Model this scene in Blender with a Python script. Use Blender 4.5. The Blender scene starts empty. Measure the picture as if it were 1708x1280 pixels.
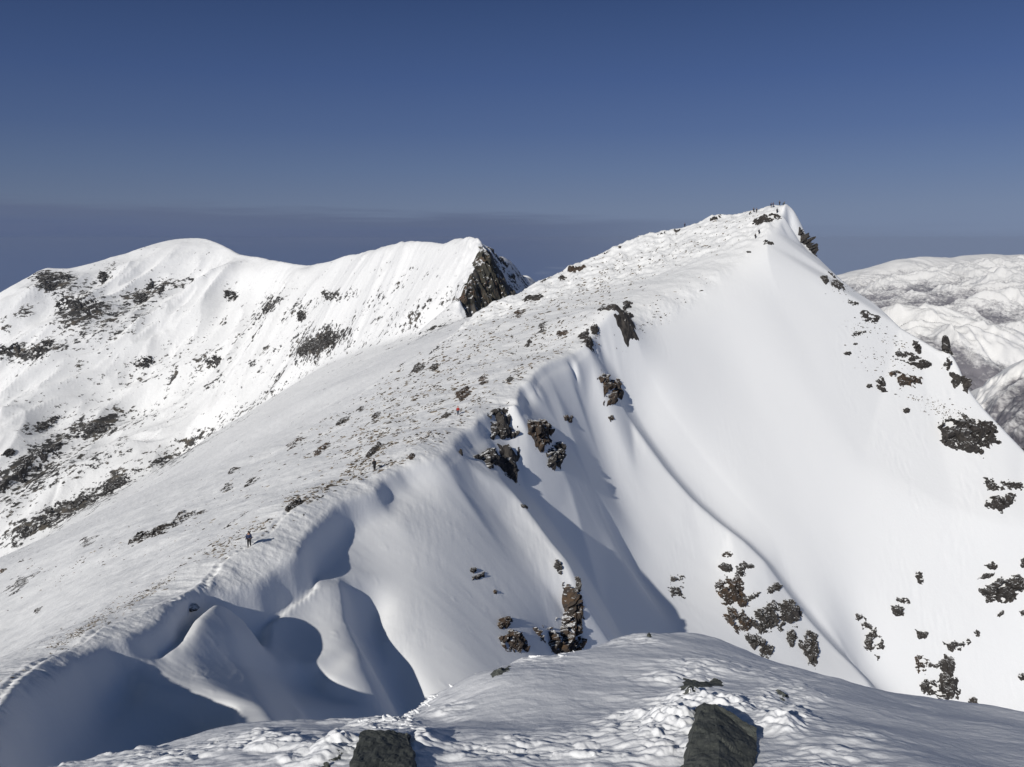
import bpy, bmesh, math, random
import numpy as np
from mathutils import Vector, Matrix
from mathutils.geometry import delaunay_2d_cdt
import time
T00 = time.time()
random.seed(7)
RNG = np.random.default_rng(11)
scene = bpy.context.scene
COL = scene.collection

# ------------------------------------------------------------------ camera model
FPX = 1433.0
W0, H0 = 1708.0, 1280.0
TH = math.atan(240.0 / FPX)
CT, ST = math.cos(TH), math.sin(TH)

def ray(px, py):
    """direction of a viewing ray, scaled so that its y (distance) part is 1"""
    u = (px - W0 / 2) / FPX
    v = (H0 / 2 - py) / FPX
    yy = CT + v * ST
    zz = -ST + v * CT
    return u / yy, zz / yy

def pt(px, py, v):
    """world point on the sight line: v > 0 is a distance, v < 0 is a height"""
    a, b = ray(px, py)
    d = v if v > 0 else v / b
    return np.array([a * d, d, b * d])

def onplane(px, py, P0, gx, gy):
    """where the sight line meets a slope through P0 with gradient (gx, gy)"""
    a, b = ray(px, py)
    d = (P0[2] - gx * P0[0] - gy * P0[1]) / (b - gx * a - gy)
    return np.array([a * d, d, b * d])

def project(x, y, z):
    f = y * CT - z * ST; v = y * ST + z * CT
    return W0 / 2 + FPX * x / f, H0 / 2 - FPX * v / f
# ------------------------------------------------------------------ noise
def _hash(ix, iy, seed):
    h = (ix.astype(np.int64) * 374761393 + iy.astype(np.int64) * 668265263 + seed * 1442695041) & 0xFFFFFFFF
    h = ((h ^ (h >> 13)) * 1274126177) & 0xFFFFFFFF
    h = ((h ^ (h >> 16)) * 2246822519) & 0xFFFFFFFF
    return (h ^ (h >> 15)) & 0xFFFFFFFF

def perlin(x, y, seed=0):
    x = np.asarray(x, dtype=np.float64); y = np.asarray(y, dtype=np.float64)
    ix = np.floor(x); iy = np.floor(y)
    fx = (x - ix); fy = (y - iy)
    ix = ix.astype(np.int64); iy = iy.astype(np.int64)
    def g(jx, jy, dx, dy):
        a = _hash(jx, jy, seed) * (2 * math.pi / 4294967296.0)
        return np.cos(a) * dx + np.sin(a) * dy
    u = fx * fx * fx * (fx * (fx * 6 - 15) + 10); v = fy * fy * fy * (fy * (fy * 6 - 15) + 10)
    n00 = g(ix, iy, fx, fy); n10 = g(ix + 1, iy, fx - 1, fy)
    n01 = g(ix, iy + 1, fx, fy - 1); n11 = g(ix + 1, iy + 1, fx - 1, fy - 1)
    return 1.41 * ((n00 * (1 - u) + n10 * u) * (1 - v) + (n01 * (1 - u) + n11 * u) * v)

def fbm(x, y, octv=4, gain=0.5, seed=0, lac=2.03):
    s = 0; a = 1.0
    for o in range(octv):
        s = s + a * perlin(x + 13.7 * o, y - 7.1 * o, seed + o)
        x = x * lac; y = y * lac; a *= gain
    return s

def ridged(x, y, octv=4, gain=0.5, seed=0, lac=2.05):
    s = 0; a = 1.0
    for o in range(octv):
        s = s + a * (1 - 2 * np.abs(perlin(x + 3.3 * o, y + 9.1 * o, seed + o)))
        x = x * lac; y = y * lac; a *= gain
    return s

def voro(x, y, seed=0):
    """F1, F2 and a random value of the nearest cell"""
    ix = np.floor(x).astype(np.int64); iy = np.floor(y).astype(np.int64)
    f1 = np.full(x.shape, 9.0); f2 = np.full(x.shape, 9.0); cid = np.zeros(x.shape)
    for a in (-1, 0, 1):
        for b in (-1, 0, 1):
            h = _hash(ix + a, iy + b, seed); h2 = _hash(ix + a, iy + b, seed + 77)
            px = ix + a + h / 4294967296.0; py = iy + b + h2 / 4294967296.0
            d = np.hypot(px - x, py - y)
            m = d < f1
            f2 = np.where(m, f1, np.minimum(f2, d)); f1 = np.where(m, d, f1)
            cid = np.where(m, (h ^ h2) % 1000 / 1000.0, cid)
    return f1, f2, cid

def sstep(a, b, x):
    t = np.clip((x - a) / (b - a), 0, 1)
    return t * t * (3 - 2 * t)

def blur(a, sig):
    """gaussian-like blur by three box passes along both axes"""
    r = max(1, int(round(sig * 0.98)))
    k = 2 * r + 1
    for ax in (0, 1):
        for _ in range(3):
            p = [(0, 0), (0, 0)]; p[ax] = (r + 1, r)
            c = np.cumsum(np.pad(a, p, mode='edge'), axis=ax)
            if ax == 0: a = (c[k:] - c[:-k]) / k
            else: a = (c[:, k:] - c[:, :-k]) / k
    return a

def catmull(P, step):
    P = [np.asarray(p, float) for p in P]
    if len(P) < 3: 
        out = []
        n = max(1, int(np.linalg.norm(P[1][:2] - P[0][:2]) / step))
        return [P[0] + (P[1] - P[0]) * i / n for i in range(n)] + [P[1]]
    out = []
    for i in range(len(P) - 1):
        p0 = P[max(i - 1, 0)]; p1 = P[i]; p2 = P[i + 1]; p3 = P[min(i + 2, len(P) - 1)]
        n = max(1, int(np.linalg.norm(p2[:2] - p1[:2]) / step))
        for k in range(n):
            t = k / n
            out.append(0.5 * ((2 * p1) + (-p0 + p2) * t + (2 * p0 - 5 * p1 + 4 * p2 - p3) * t * t + (-p0 + 3 * p1 - 3 * p2 + p3) * t ** 3))
    out.append(P[-1])
    return out

# ------------------------------------------------------------------ terrain fields
class Field:
    """heights on a regular world grid, triangulated from ridge and gully lines"""
    def __init__(s, x0, x1, y0, y1, res):
        s.x0, s.y0, s.res = x0, y0, res
        s.nx = int((x1 - x0) / res) + 1; s.ny = int((y1 - y0) / res) + 1
        s.v = []; s.e = []
    def line(s, P, sharp=0.0, step=None):
        if step: P = catmull(P, step)
        b = len(s.v)
        for p in P: s.v.append((p[0], p[1], p[2], sharp))
        for i in range(len(P) - 1): s.e.append((b + i, b + i + 1))
        return P
    def dots(s, P, sharp=0.0):
        for p in P: s.v.append((p[0], p[1], p[2], sharp))
    def solve(s):
        V = np.array(s.v)
        r = delaunay_2d_cdt([Vector((a[0], a[1])) for a in V], s.e, [], 0, 1e-4)
        vo, fo, ov = r[0], r[2], r[3]
        out = np.zeros((len(vo), 4))
        for i, p in enumerate(vo):
            if ov[i]: src = V[ov[i]]; out[i] = (p[0], p[1], src[:, 2].max(), src[:, 3].max())
            else:
                d = np.hypot(V[:, 0] - p[0], V[:, 1] - p[1]); k = np.argsort(d)[:2]; w = 1 / (d[k] + 1e-6)
                out[i] = (p[0], p[1], (V[k, 2] * w).sum() / w.sum(), V[k, 3].max())
        Z = np.full((s.ny, s.nx), np.nan); S = np.zeros((s.ny, s.nx))
        for f in fo:
            A = out[list(f)]
            gx = (A[:, 0] - s.x0) / s.res; gy = (A[:, 1] - s.y0) / s.res
            i0 = max(0, int(math.floor(gx.min()))); i1 = min(s.nx - 1, int(math.ceil(gx.max())))
            j0 = max(0, int(math.floor(gy.min()))); j1 = min(s.ny - 1, int(math.ceil(gy.max())))
            if i1 < i0 or j1 < j0: continue
            det = (gx[1] - gx[0]) * (gy[2] - gy[0]) - (gx[2] - gx[0]) * (gy[1] - gy[0])
            if abs(det) < 1e-9: continue
            X, Y = np.meshgrid(np.arange(i0, i1 + 1), np.arange(j0, j1 + 1))
            l1 = ((X - gx[0]) * (gy[2] - gy[0]) - (gx[2] - gx[0]) * (Y - gy[0])) / det
            l2 = ((gx[1] - gx[0]) * (Y - gy[0]) - (X - gx[0]) * (gy[1] - gy[0])) / det
            m = (l1 >= -1e-6) & (l2 >= -1e-6) & (l1 + l2 <= 1 + 1e-6)
            l0 = 1 - l1 - l2
            zz = l0 * A[0, 2] + l1 * A[1, 2] + l2 * A[2, 2]
            ss = l0 * A[0, 3] + l1 * A[1, 3] + l2 * A[2, 3]
            Z[j0:j1 + 1, i0:i1 + 1][m] = zz[m]; S[j0:j1 + 1, i0:i1 + 1][m] = ss[m]
        Z[np.isnan(Z)] = np.nanmin(Z)
        s.Z = Z; s.S = S
    def grid(s):
        return np.meshgrid(s.x0 + np.arange(s.nx) * s.res, s.y0 + np.arange(s.ny) * s.res)
    def smooth(s, small, big):
        """wide blur away from the sharp lines, narrow blur on them"""
        a = blur(s.Z, small / s.res); b = blur(s.Z, big / s.res)
        w = np.clip(1.6 * blur(s.S, max(small, 0.6) / s.res), 0, 1)
        s.Z = a * w + b * (1 - w)
    def at(s, x, y, A=None, cubic=True):
        A = s.Z if A is None else A
        gx = np.clip((np.asarray(x) - s.x0) / s.res, 1, s.nx - 3.001); gy = np.clip((np.asarray(y) - s.y0) / s.res, 1, s.ny - 3.001)
        i = gx.astype(int); j = gy.astype(int); fx = gx - i; fy = gy - j
        if not cubic:
            return (A[j, i] * (1 - fx) + A[j, i + 1] * fx) * (1 - fy) + (A[j + 1, i] * (1 - fx) + A[j + 1, i + 1] * fx) * fy
        def w(t): return ((-t + 2 * t * t - t ** 3) / 2, (2 - 5 * t * t + 3 * t ** 3) / 2, (t + 4 * t * t - 3 * t ** 3) / 2, (-t * t + t ** 3) / 2)
        wx = w(fx); wy = w(fy); o = 0
        for b in range(4):
            row = 0
            for a in range(4): row = row + wx[a] * A[j + b - 1, i + a - 1]
            o = o + wy[b] * row
        return o

def march(hf, px, py, y0, y1, n=700, log=True):
    """first hit of sight lines (arrays px, py) with the height function hf"""
    px = np.atleast_1d(np.asarray(px, float)); py = np.atleast_1d(np.asarray(py, float))
    a, b = ray(px, py)
    t = np.geomspace(y0, y1, n) if log else np.linspace(y0, y1, n)
    D = np.full(px.shape, np.nan); prev = None
    X = a[:, None] * t[None, :]; Y = np.broadcast_to(t[None, :], X.shape); Zr = b[:, None] * t[None, :]
    G = Zr - hf(X, Y)
    below = G < 0
    k = np.argmax(below, axis=1)
    ok = below.any(axis=1) & (k > 0)
    kk = np.clip(k, 1, n - 1); r = np.arange(len(px))
    g0 = G[r, kk - 1]; g1 = G[r, kk]
    D = t[kk - 1] + (t[kk] - t[kk - 1]) * g0 / (g0 - g1 + 1e-12)
    D = np.where(ok, D, np.nan)
    return np.stack([a * D, D, b * D], axis=1)

# ------------------------------------------------------------------ mesh helpers
def mesh_obj(name, V, F, mat=None, parent=None, smooth=True, attrs=None):
    V = np.asarray(V, dtype=np.float32); F = np.asarray(F, dtype=np.int32)
    me = bpy.data.meshes.new(name)
    me.vertices.add(len(V)); me.vertices.foreach_set('co', V.ravel())
    k = F.shape[1]
    me.loops.add(F.size); me.loops.foreach_set('vertex_index', F.ravel())
    me.polygons.add(len(F)); me.polygons.foreach_set('loop_start', np.arange(0, F.size, k, dtype=np.int32))
    me.polygons.foreach_set('loop_total', np.full(len(F), k, dtype=np.int32))
    me.polygons.foreach_set('use_smooth', np.full(len(F), smooth, dtype=bool))
    me.update(calc_edges=True); me.validate()
    if attrs:
        for an, av in attrs.items():
            at = me.attributes.new(an, 'FLOAT', 'POINT'); at.data.foreach_set('value', np.asarray(av, dtype=np.float32).ravel())
    if mat: me.materials.append(mat)
    o = bpy.data.objects.new(name, me); COL.objects.link(o)
    if parent: o.parent = parent
    return o

def grid_faces(nu, nv):
    """quads of a grid stored row by row (nv rows of nu)"""
    i = np.arange(nu - 1); j = np.arange(nv - 1)
    I, J = np.meshgrid(i, j)
    a = (J * nu + I).ravel()
    return np.stack([a, a + 1, a + 1 + nu, a + nu], axis=1)

def tag(o, label=None, cat=None, group=None, kind=None):
    if label: o['label'] = label
    if cat: o['category'] = cat
    if group: o['group'] = group
    if kind: o['kind'] = kind
    return o

# ------------------------------------------------------------------ material helpers
def new_mat(name):
    m = bpy.data.materials.new(name); m.use_nodes = True
    nt = m.node_tree; nt.nodes.clear()
    out = nt.nodes.new('ShaderNodeOutputMaterial'); b = nt.nodes.new('ShaderNodeBsdfPrincipled')
    nt.links.new(b.outputs[0], out.inputs[0])
    return m, nt, b
def N(nt, t, **k):
    n = nt.nodes.new(t)
    for a, v in k.items():
        if a.startswith('i_'): n.inputs[a[2:].replace('_', ' ')].default_value = v
        else: setattr(n, a, v)
    return n
def ramp(nt, fac, stops):
    r = nt.nodes.new('ShaderNodeValToRGB'); el = r.color_ramp.elements
    el[0].position, el[0].color = stops[0][0], stops[0][1]
    el[1].position, el[1].color = stops[-1][0], stops[-1][1]
    for p, c in stops[1:-1]:
        e = el.new(p); e.color = c
    nt.links.new(fac, r.inputs[0]); return r
def mathn(nt, op, a, b=None, clamp=False):
    n = nt.nodes.new('ShaderNodeMath'); n.operation = op; n.use_clamp = clamp
    for k, v in ((0, a), (1, b)):
        if v is None: continue
        if isinstance(v, (int, float)): n.inputs[k].default_value = v
        else: nt.links.new(v, n.inputs[k])
    return n.outputs[0]
def mixc(nt, f, a, b):
    n = nt.nodes.new('ShaderNodeMix'); n.data_type = 'RGBA'
    for k, v in ((0, f), (6, a), (7, b)):
        if isinstance(v, (tuple, list)): n.inputs[k].default_value = v
        elif isinstance(v, float): n.inputs[k].default_value = v
        else: nt.links.new(v, n.inputs[k])
    return n.outputs[2]
def g3(v, t=(1, 1, 1)): return (v * t[0], v * t[1], v * t[2], 1)

def noise_node(nt, vec, scale, detail=4, rough=0.55):
    n = nt.nodes.new('ShaderNodeTexNoise'); n.inputs['Scale'].default_value = scale
    n.inputs['Detail'].default_value = detail; n.inputs['Roughness'].default_value = rough
    nt.links.new(vec, n.inputs['Vector']); return n.outputs['Fac']
SUN_AZ_DEG, SUN_EL_DEG, SUN_E = 29.0, 28.0, 3.6
HAZE = 2.0e-5
# ------------------------------------------------------------------ camera, light, sky
cam_d = bpy.data.cameras.new('camera'); cam = bpy.data.objects.new('camera', cam_d); COL.objects.link(cam)
cam_d.sensor_fit = 'HORIZONTAL'; cam_d.sensor_width = 36; cam_d.lens = 36 * FPX / W0
cam_d.clip_start = 0.1; cam_d.clip_end = 80000
cam.rotation_euler = (math.pi / 2 - TH, 0, 0)
scene.camera = cam
scene.view_settings.view_transform = 'Standard'; scene.view_settings.look = 'None'
scene.view_settings.gamma = 1; scene.view_settings.exposure = 0

SUN_AZ = math.radians(SUN_AZ_DEG)      # how far left of "straight behind the camera" the sun stands
SUN_EL = math.radians(SUN_EL_DEG)
sd = Vector((-math.sin(SUN_AZ) * math.cos(SUN_EL), -math.cos(SUN_AZ) * math.cos(SUN_EL), math.sin(SUN_EL)))
sl = bpy.data.lights.new('sun', 'SUN'); sun = bpy.data.objects.new('sun', sl); COL.objects.link(sun)
sl.energy = SUN_E; sl.angle = math.radians(0.53); sl.color = (1.0, 0.965, 0.91)
sun.rotation_euler = sd.to_track_quat('Z', 'Y').to_euler(); sun.location = (-60, -60, 80)

world = bpy.data.worlds.new('World'); scene.world = world; world.use_nodes = True
wt = world.node_tree; wt.nodes.clear()
wo = wt.nodes.new('ShaderNodeOutputWorld'); bg = wt.nodes.new('ShaderNodeBackground'); bg.inputs[1].default_value = 0.1
wt.links.new(bg.outputs[0], wo.inputs[0])
sky = wt.nodes.new('ShaderNodeTexSky'); sky.sky_type = 'NISHITA'; sky.sun_disc = False
sky.sun_elevation = SUN_EL; sky.sun_rotation = math.atan2(sd.x, sd.y)
sky.altitude = 1960; sky.air_density = 1.0; sky.dust_density = 0.3; sky.ozone_density = 2.0
tc = wt.nodes.new('ShaderNodeTexCoord')
sep = wt.nodes.new('ShaderNodeSeparateXYZ'); wt.links.new(tc.outputs['Generated'], sep.inputs[0])
# layered air above and below the horizon: a darker haze bank with a soft top edge that thins out to the right
# (elevation in degrees, roughly)
wmap = wt.nodes.new('ShaderNodeMapping'); wmap.inputs['Scale'].default_value = (3.5, 3.5, 70)
wt.links.new(tc.outputs['Generated'], wmap.inputs[0])
wn = noise_node(wt, wmap.outputs[0], 1.6, 5, 0.6)
wmap2 = wt.nodes.new('ShaderNodeMapping'); wmap2.inputs['Scale'].default_value = (9, 9, 120)
wt.links.new(tc.outputs['Generated'], wmap2.inputs[0])
wn2 = noise_node(wt, wmap2.outputs[0], 1.3, 4, 0.55)
el = mathn(wt, 'MULTIPLY', mathn(wt, 'ARCSINE', sep.outputs[2]), 57.2958)
# the bank's top edge sinks slightly to the right
az = mathn(wt, 'ARCTAN2', sep.outputs[0], sep.outputs[1])
elb = mathn(wt, 'ADD', el, mathn(wt, 'MULTIPLY', az, 1.55))
elb = mathn(wt, 'ADD', elb, mathn(wt, 'MULTIPLY', mathn(wt, 'SUBTRACT', wn, 0.5), 1.6))
bankf = ramp(wt, mathn(wt, 'MULTIPLY_ADD', elb, 0.1), [(0.0, (0, 0, 0, 1)), (1, (1, 1, 1, 1))]).outputs[0]
def mapn(v, a, b, c, d):
    n = wt.nodes.new('ShaderNodeMapRange'); n.interpolation_type = 'SMOOTHSTEP'
    for k, x in zip((1, 2, 3, 4), (a, b, c, d)): n.inputs[k].default_value = x
    wt.links.new(v, n.inputs[0]); return n.outputs[0]
def srgb(r, g, b, k=10.0):
    f = lambda c: ((c / 255 + 0.055) / 1.055) ** 2.4 if c > 10 else c / 255 / 12.92
    return (f(r) * k, f(g) * k, f(b) * k, 1)
clear0 = ramp(wt, mathn(wt, 'DIVIDE', el, 40.0, True), [
    (0.0, srgb(110, 123, 148, 1)), (0.05, srgb(106, 121, 147, 1)), (0.11, srgb(93, 112, 145, 1)), (0.17, srgb(79, 100, 140, 1)),
    (0.25, srgb(66, 88, 132, 1)), (0.37, srgb(51, 72, 113, 1)), (0.7, srgb(40, 58, 100, 1)), (1.0, srgb(36, 53, 94, 1))]).outputs[0]
# the sky is a little brighter toward the right
azs = N(wt, 'ShaderNodeMapRange'); wt.links.new(az, azs.inputs[0])
for k, x in zip((1, 2, 3, 4), (-0.55, 0.55, 0.90, 1.24)): azs.inputs[k].default_value = x
cs = wt.nodes.new('ShaderNodeVectorMath'); cs.operation = 'SCALE'; wt.links.new(clear0, cs.inputs[0]); wt.links.new(azs.outputs[0], cs.inputs['Scale'])
clear = cs.outputs[0]
bank = ramp(wt, mathn(wt, 'MULTIPLY_ADD', elb, 0.125, False), [(0.0, (0, 0, 0, 1)), (1, (1, 1, 1, 1))])
# haze bank colours, top purple-grey, body slate blue
bankc = ramp(wt, mapn(elb, -2.6, 1.4, 0, 1), [(0.0, srgb(78, 95, 131, 1)), (0.45, srgb(83, 98, 131, 1)), (0.68, srgb(89, 102, 133, 1)), (0.85, srgb(92, 105, 134, 1)), (1.0, srgb(95, 107, 134, 1))]).outputs[0]
inbank = mapn(elb, 0.95, 1.85, 1, 0)
fade = mapn(az, -0.05, 0.30, 1, 0.12)
low = mixc(wt, mathn(wt, 'MULTIPLY', inbank, fade), clear, bankc)
# a few thin pale streaks of cloud far off in the bank
strk = mathn(wt, 'MULTIPLY', mapn(wn2, 0.62, 0.75, 0, 0.35), mapn(el, -1.2, 0.4, 1, 0))
low = mixc(wt, strk, low, srgb(122, 134, 160, 1))
sc10 = wt.nodes.new('ShaderNodeVectorMath'); sc10.operation = 'SCALE'; sc10.inputs['Scale'].default_value = 10.0
wt.links.new(low, sc10.inputs[0])
dim = wt.nodes.new('ShaderNodeVectorMath'); dim.operation = 'SCALE'; dim.inputs['Scale'].default_value = 0.36
wt.links.new(sky.outputs[0], dim.inputs[0])
full = mixc(wt, mapn(el, 16, 40, 0, 1), sc10.outputs[0], dim.outputs[0])
wt.links.new(full, bg.inputs[0])
# ------------------------------------------------------------------ snow and rock materials
def attr(nt, name):
    a = nt.nodes.new('ShaderNodeAttribute'); a.attribute_name = name; return a.outputs['Fac']
def snow_material(name, s1, s2, bump, alb=(0.88, 0.885, 0.88), battr=None):
    m, nt, b = new_mat(name)
    p = N(nt, 'ShaderNodeNewGeometry').outputs['Position']
    b.inputs['Base Color'].default_value = (*alb, 1); b.inputs['Roughness'].default_value = 0.6
    b.inputs['Specular IOR Level'].default_value = 0.25
    n1 = noise_node(nt, p, s1, 5, 0.6); n2 = noise_node(nt, p, s2, 4, 0.6)
    hsum = mathn(nt, 'ADD', n1, mathn(nt, 'MULTIPLY', n2, 0.35))
    if battr: hsum = mathn(nt, 'MULTIPLY', hsum, attr(nt, battr))
    bp = N(nt, 'ShaderNodeBump'); bp.inputs['Strength'].default_value = 1.0; bp.inputs['Distance'].default_value = bump
    nt.links.new(hsum, bp.inputs['Height']); nt.links.new(bp.outputs[0], b.inputs['Normal'])
    return m, nt, b
M_SNOW, _, _ = snow_material('snow', 0.9, 4.0, 0.12, battr='rough')
M_KNOLL, ntk, bk = snow_material('rimed_snow', 9.0, 60.0, 0.006, alb=(0.85, 0.86, 0.875))

def patchy_material(name, rock_stops, scale, stretch, rot, k, bump, con=(0.8, 0.9, 0.35), snow=(0.88, 0.885, 0.88), soft=0.05, fine=4.0):
    """snow with rock or scrub showing through where the stored density is high"""
    m, nt, b = new_mat(name)
    p = N(nt, 'ShaderNodeNewGeometry').outputs['Position']
    mp = N(nt, 'ShaderNodeMapping'); mp.inputs['Rotation'].default_value = (0, 0, rot); nt.links.new(p, mp.inputs[0])
    mp2 = N(nt, 'ShaderNodeMapping'); mp2.inputs['Scale'].default_value = stretch; nt.links.new(mp.outputs[0], mp2.inputs[0])
    n1 = noise_node(nt, mp2.outputs[0], scale, 6, 0.68)
    n2 = noise_node(nt, mp2.outputs[0], scale * fine, 4, 0.7)
    nn = mathn(nt, 'ADD', mathn(nt, 'MULTIPLY', n1, con[0]), mathn(nt, 'MULTIPLY', n2, con[1])); nn = mathn(nt, 'SUBTRACT', nn, con[2])
    d = attr(nt, 'rock')
    v = mathn(nt, 'SUBTRACT', mathn(nt, 'ADD', nn, mathn(nt, 'MULTIPLY', d, k)), 0.5 + k * 0.5 + 0.02)
    n = N(nt, 'ShaderNodeMapRange'); nt.links.new(v, n.inputs[0]); n.inputs[1].default_value = -soft; n.inputs[2].default_value = soft
    mask = n.outputs[0]
    n3 = noise_node(nt, mp2.outputs[0], scale * 1.7, 5, 0.7)
    rc = ramp(nt, n3, rock_stops).outputs[0]
    col = mixc(nt, mask, (*snow, 1), rc)
    nt.links.new(col, b.inputs['Base Color']); b.inputs['Roughness'].default_value = 0.75; b.inputs['Specular IOR Level'].default_value = 0.2
    bp = N(nt, 'ShaderNodeBump'); bp.inputs['Distance'].default_value = bump
    nt.links.new(mathn(nt, 'ADD', mathn(nt, 'MULTIPLY', mask, 0.5), nn), bp.inputs['Height']); nt.links.new(bp.outputs[0], b.inputs['Normal'])
    return m
M_FAR = patchy_material('snow_with_crags', [(0.3, (0.03, 0.03, 0.032, 1)), (0.5, (0.065, 0.063, 0.060, 1)), (0.62, (0.12, 0.105, 0.085, 1)), (0.72, (0.05, 0.049, 0.048, 1))],
                        0.035, (1.0, 0.45, 1.0), math.radians(32), 0.50, 1.0, snow=(0.86,0.865,0.865), fine=4.0, soft=0.028)
M_RANGE = patchy_material('snow_with_woods', [(0.3, (0.12, 0.117, 0.135, 1)), (0.7, (0.24, 0.23, 0.25, 1))],
                        0.010, (1.0, 0.5, 1.0), math.radians(-30), 0.5, 3.0, con=(0.4, 0.35, -0.125), snow=(0.82, 0.815, 0.80), soft=0.075, fine=6.0)
# ------------------------------------------------------------------ near mountain: corniced ridge, ribs, bowl and peak
nf = Field(-300, 250, 12, 450, 0.33)
# lip of the cornice, from the bottom left of the view to the crags (px, py, height)
LIP = [(20,1262,-24.3),(26,1240,-25.0),(42,1200,-27.2),(85,1160,-28.8),(104,1146,-29.3),(142,1110,-30.0),(185,1076,-30.3),(218,1068,-30.5),(252,1052,-30.9),
       (292,1028,-31.9),(312,1004,-32.5),(345,996,-33.9),(385,998,-34.8),(430,984,-35.2),(470,958,-35.1),(503,930,-34.7),(520,896,-34.0),(556,860,-33.8),
       (582,838,-33.5),(628,818,-33.5),(645,802,-33.5),(670,786,-33.4),(700,776,-33.3),(735,766,-33.3),(760,742,-33.3),(778,722,-33.2),(800,708,-32.9),
       (808,696,-32.6),(838,679,-32.2),(862,674,-31.8),(870,650,-31.2),(885,636,-30.2),(905,612,-28.6),(940,600,-28.2),(960,590,-27.6),(978,575,-26.0)]
lipP = [pt(-40,1420,-19.5), pt(4,1310,-22.8)] + [pt(*p) for p in LIP]
lipC = catmull(lipP, 1.6)
rr = np.random.default_rng(5)
def stepH(x, y):      # height of the drop under the lip
    return 1.0
def side(P, off, dz):
    """copy of a line moved to its right (east) side and lowered"""
    out = []
    for i in range(len(P)):
        a = P[max(i - 2, 0)]; b = P[min(i + 2, len(P) - 1)]
        t = (b - a)[:2]; t = t / np.linalg.norm(t); n = np.array([t[1], -t[0]])
        o = off(i) if callable(off) else off; h = dz(i) if callable(dz) else dz
        out.append(np.array([P[i][0] + n[0] * o, P[i][1] + n[1] * o, P[i][2] + h]))
    return out
lipN = []
for i, p in enumerate(lipC):
    w = 0.45 * perlin(np.array([i * 0.37]), np.array([3.1]), 4)[0]
    lipN.append(p + np.array([w, -0.3 * w, 0]))
nf.line(lipN, 1.0)
nlip = len(lipN)
def sh(i):
    y = lipN[i][1]
    base = np.interp(y, [25, 50, 66, 74, 84, 95, 108, 118, 128, 140, 150, 165, 180, 200, 215], [3, 3.4, 2.6, 3.4, 3.8, 3.2, 2.6, 1.3, 0.7, 0.8, 2.2, 2.4, 1.6, 1.5, .8])
    return base
under = side(lipN, lambda i: 0.38, lambda i: -sh(i))
nf.line(under, 0.9)
und2 = side(lipN, lambda i: 2.4, lambda i: -sh(i) - 1.9 - 1.9 * math.exp(-((lipN[i][1] - 84) / 7.0) ** 2))
nf.line(und2, 0.3)
# rounded crest with the trodden track, a little behind the lip
TRK = [(0,1157,-26.6),(54,1104,-28.4),(120,1072,-29.6),(172,1040,-30.5),(240,1015,-31.1),(330,978,-32.6),(348,960,-33.2),(382,930,-33.3),(416,911,-33.2),(455,880,-33.0),
       (484,850,-32.6),(560,800,-32.5),(626,785,-32.6),(700,738,-32.5),(745,705,-32.5),(765,693,-32.2),(805,664,-31.6),(850,636,-30.4),(890,608,-28.6),(930,585,-27.0),(960,572,-26.0)]
trkP = [pt(-60,1250,-23.5)] + [pt(*p) for p in TRK]
nf.line(catmull(trkP, 3), 0.5)
# a shoulder a few metres below, on the left (west) flank
wsh = side(catmull(trkP, 6), lambda i: -9, lambda i: -2.6)
nf.line(wsh, 0.1)
# ridge out of view, from the track's near end up to the viewer's own summit
nf.line([trkP[0], (-21,24,-15.5), (-16,17,-11.5), (-11,12,-8)], 0.3)
nf.line([lipP[0], (-14,19,-13.5), (-8,12,-9)], 0.3)
nf.dots([(-60,12,-40),(-60,36,-48),(-110,12,-80),(-90,60,-62),(-300,12,-190),(-300,100,-190),(-300,200,-195),(-300,450,-230)])
nf.dots([(0,12,-14),(10,12,-16),(30,12,-40),(0,30,-38),(20,30,-48),(60,30,-75),(110,12,-110),(250,12,-150),(250,60,-150),(250,120,-160),(-8,30,-34),(-14,40,-42),(0,45,-55)])

# west flank: silhouette against the next slope, then it drops away
WS = [(-80,985,210),(0,948,205),(120,895,198),(230,848,196),(337,800,200),(425,752,215),(500,718,232),(590,664,258),(670,603,285),(743,566,305),(807,513,325),
      (870,487,335),(901,468,338),(925,461,340),(945,446,342),(985,432,342),(1030,408,345),(1100,384,348),(1130,381,348),(1175,365,346),(1188,358,346),(1206,361,345),
      (1240,356,338),(1270,347,330),(1295,342,324),(1312,338,319)]
wsP = [pt(*p) for p in WS]
nf.line(wsP, 0.6, 4)
nf.line([p + np.array([-6, 45, -34 - 0.08 * max(0, -p[0])]) for p in wsP[:13]], 0.0, 10)
nf.line([p + np.array([0, 22, -16]) for p in wsP[13:]] + [wsP[-1] + np.array([5, 8, -7])], 0.0, 10)
nf.dots([(x, 450, -120 - abs(x) * 0.25) for x in (-200, -120, -60, 0, 60, 120, 180, 250)])
# inner points of the west flank (px, py, distance)
WF = [(0,1080,108),(0,1010,150),(100,1010,112),(100,940,155),(200,960,104),(230,900,135),(330,900,112),(330,840,155),(430,850,118),(430,790,165),(520,775,150),
      (520,735,190),(600,720,168),(600,680,220),(700,650,200),(700,610,255),(790,600,225),(790,550,280),(880,545,262),(880,505,315),(960,520,265),(960,470,318),
      (1040,470,300),(1040,430,332),(1120,450,300),(1120,410,330),(1200,410,308),(1200,380,328),(1250,385,308),(1280,362,312)]
nf.dots([pt(*p) for p in WF])

# crest from the crags over the snow saddle to the summit
CR = [(978,575,218),(990,552,224),(1012,520,231),(1030,500,236),(1050,512,238),(1075,520,241),(1110,505,248),(1160,478,260),(1215,440,276),(1262,398,292),(1290,375,302),(1303,352,313),(1312,338,319)]
crP = [pt(*p) for p in CR]
nf.line([lipN[-1]] + crP[1:4], 0.3, 4)
nf.line(crP[3:], 0.0, 4)

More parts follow.
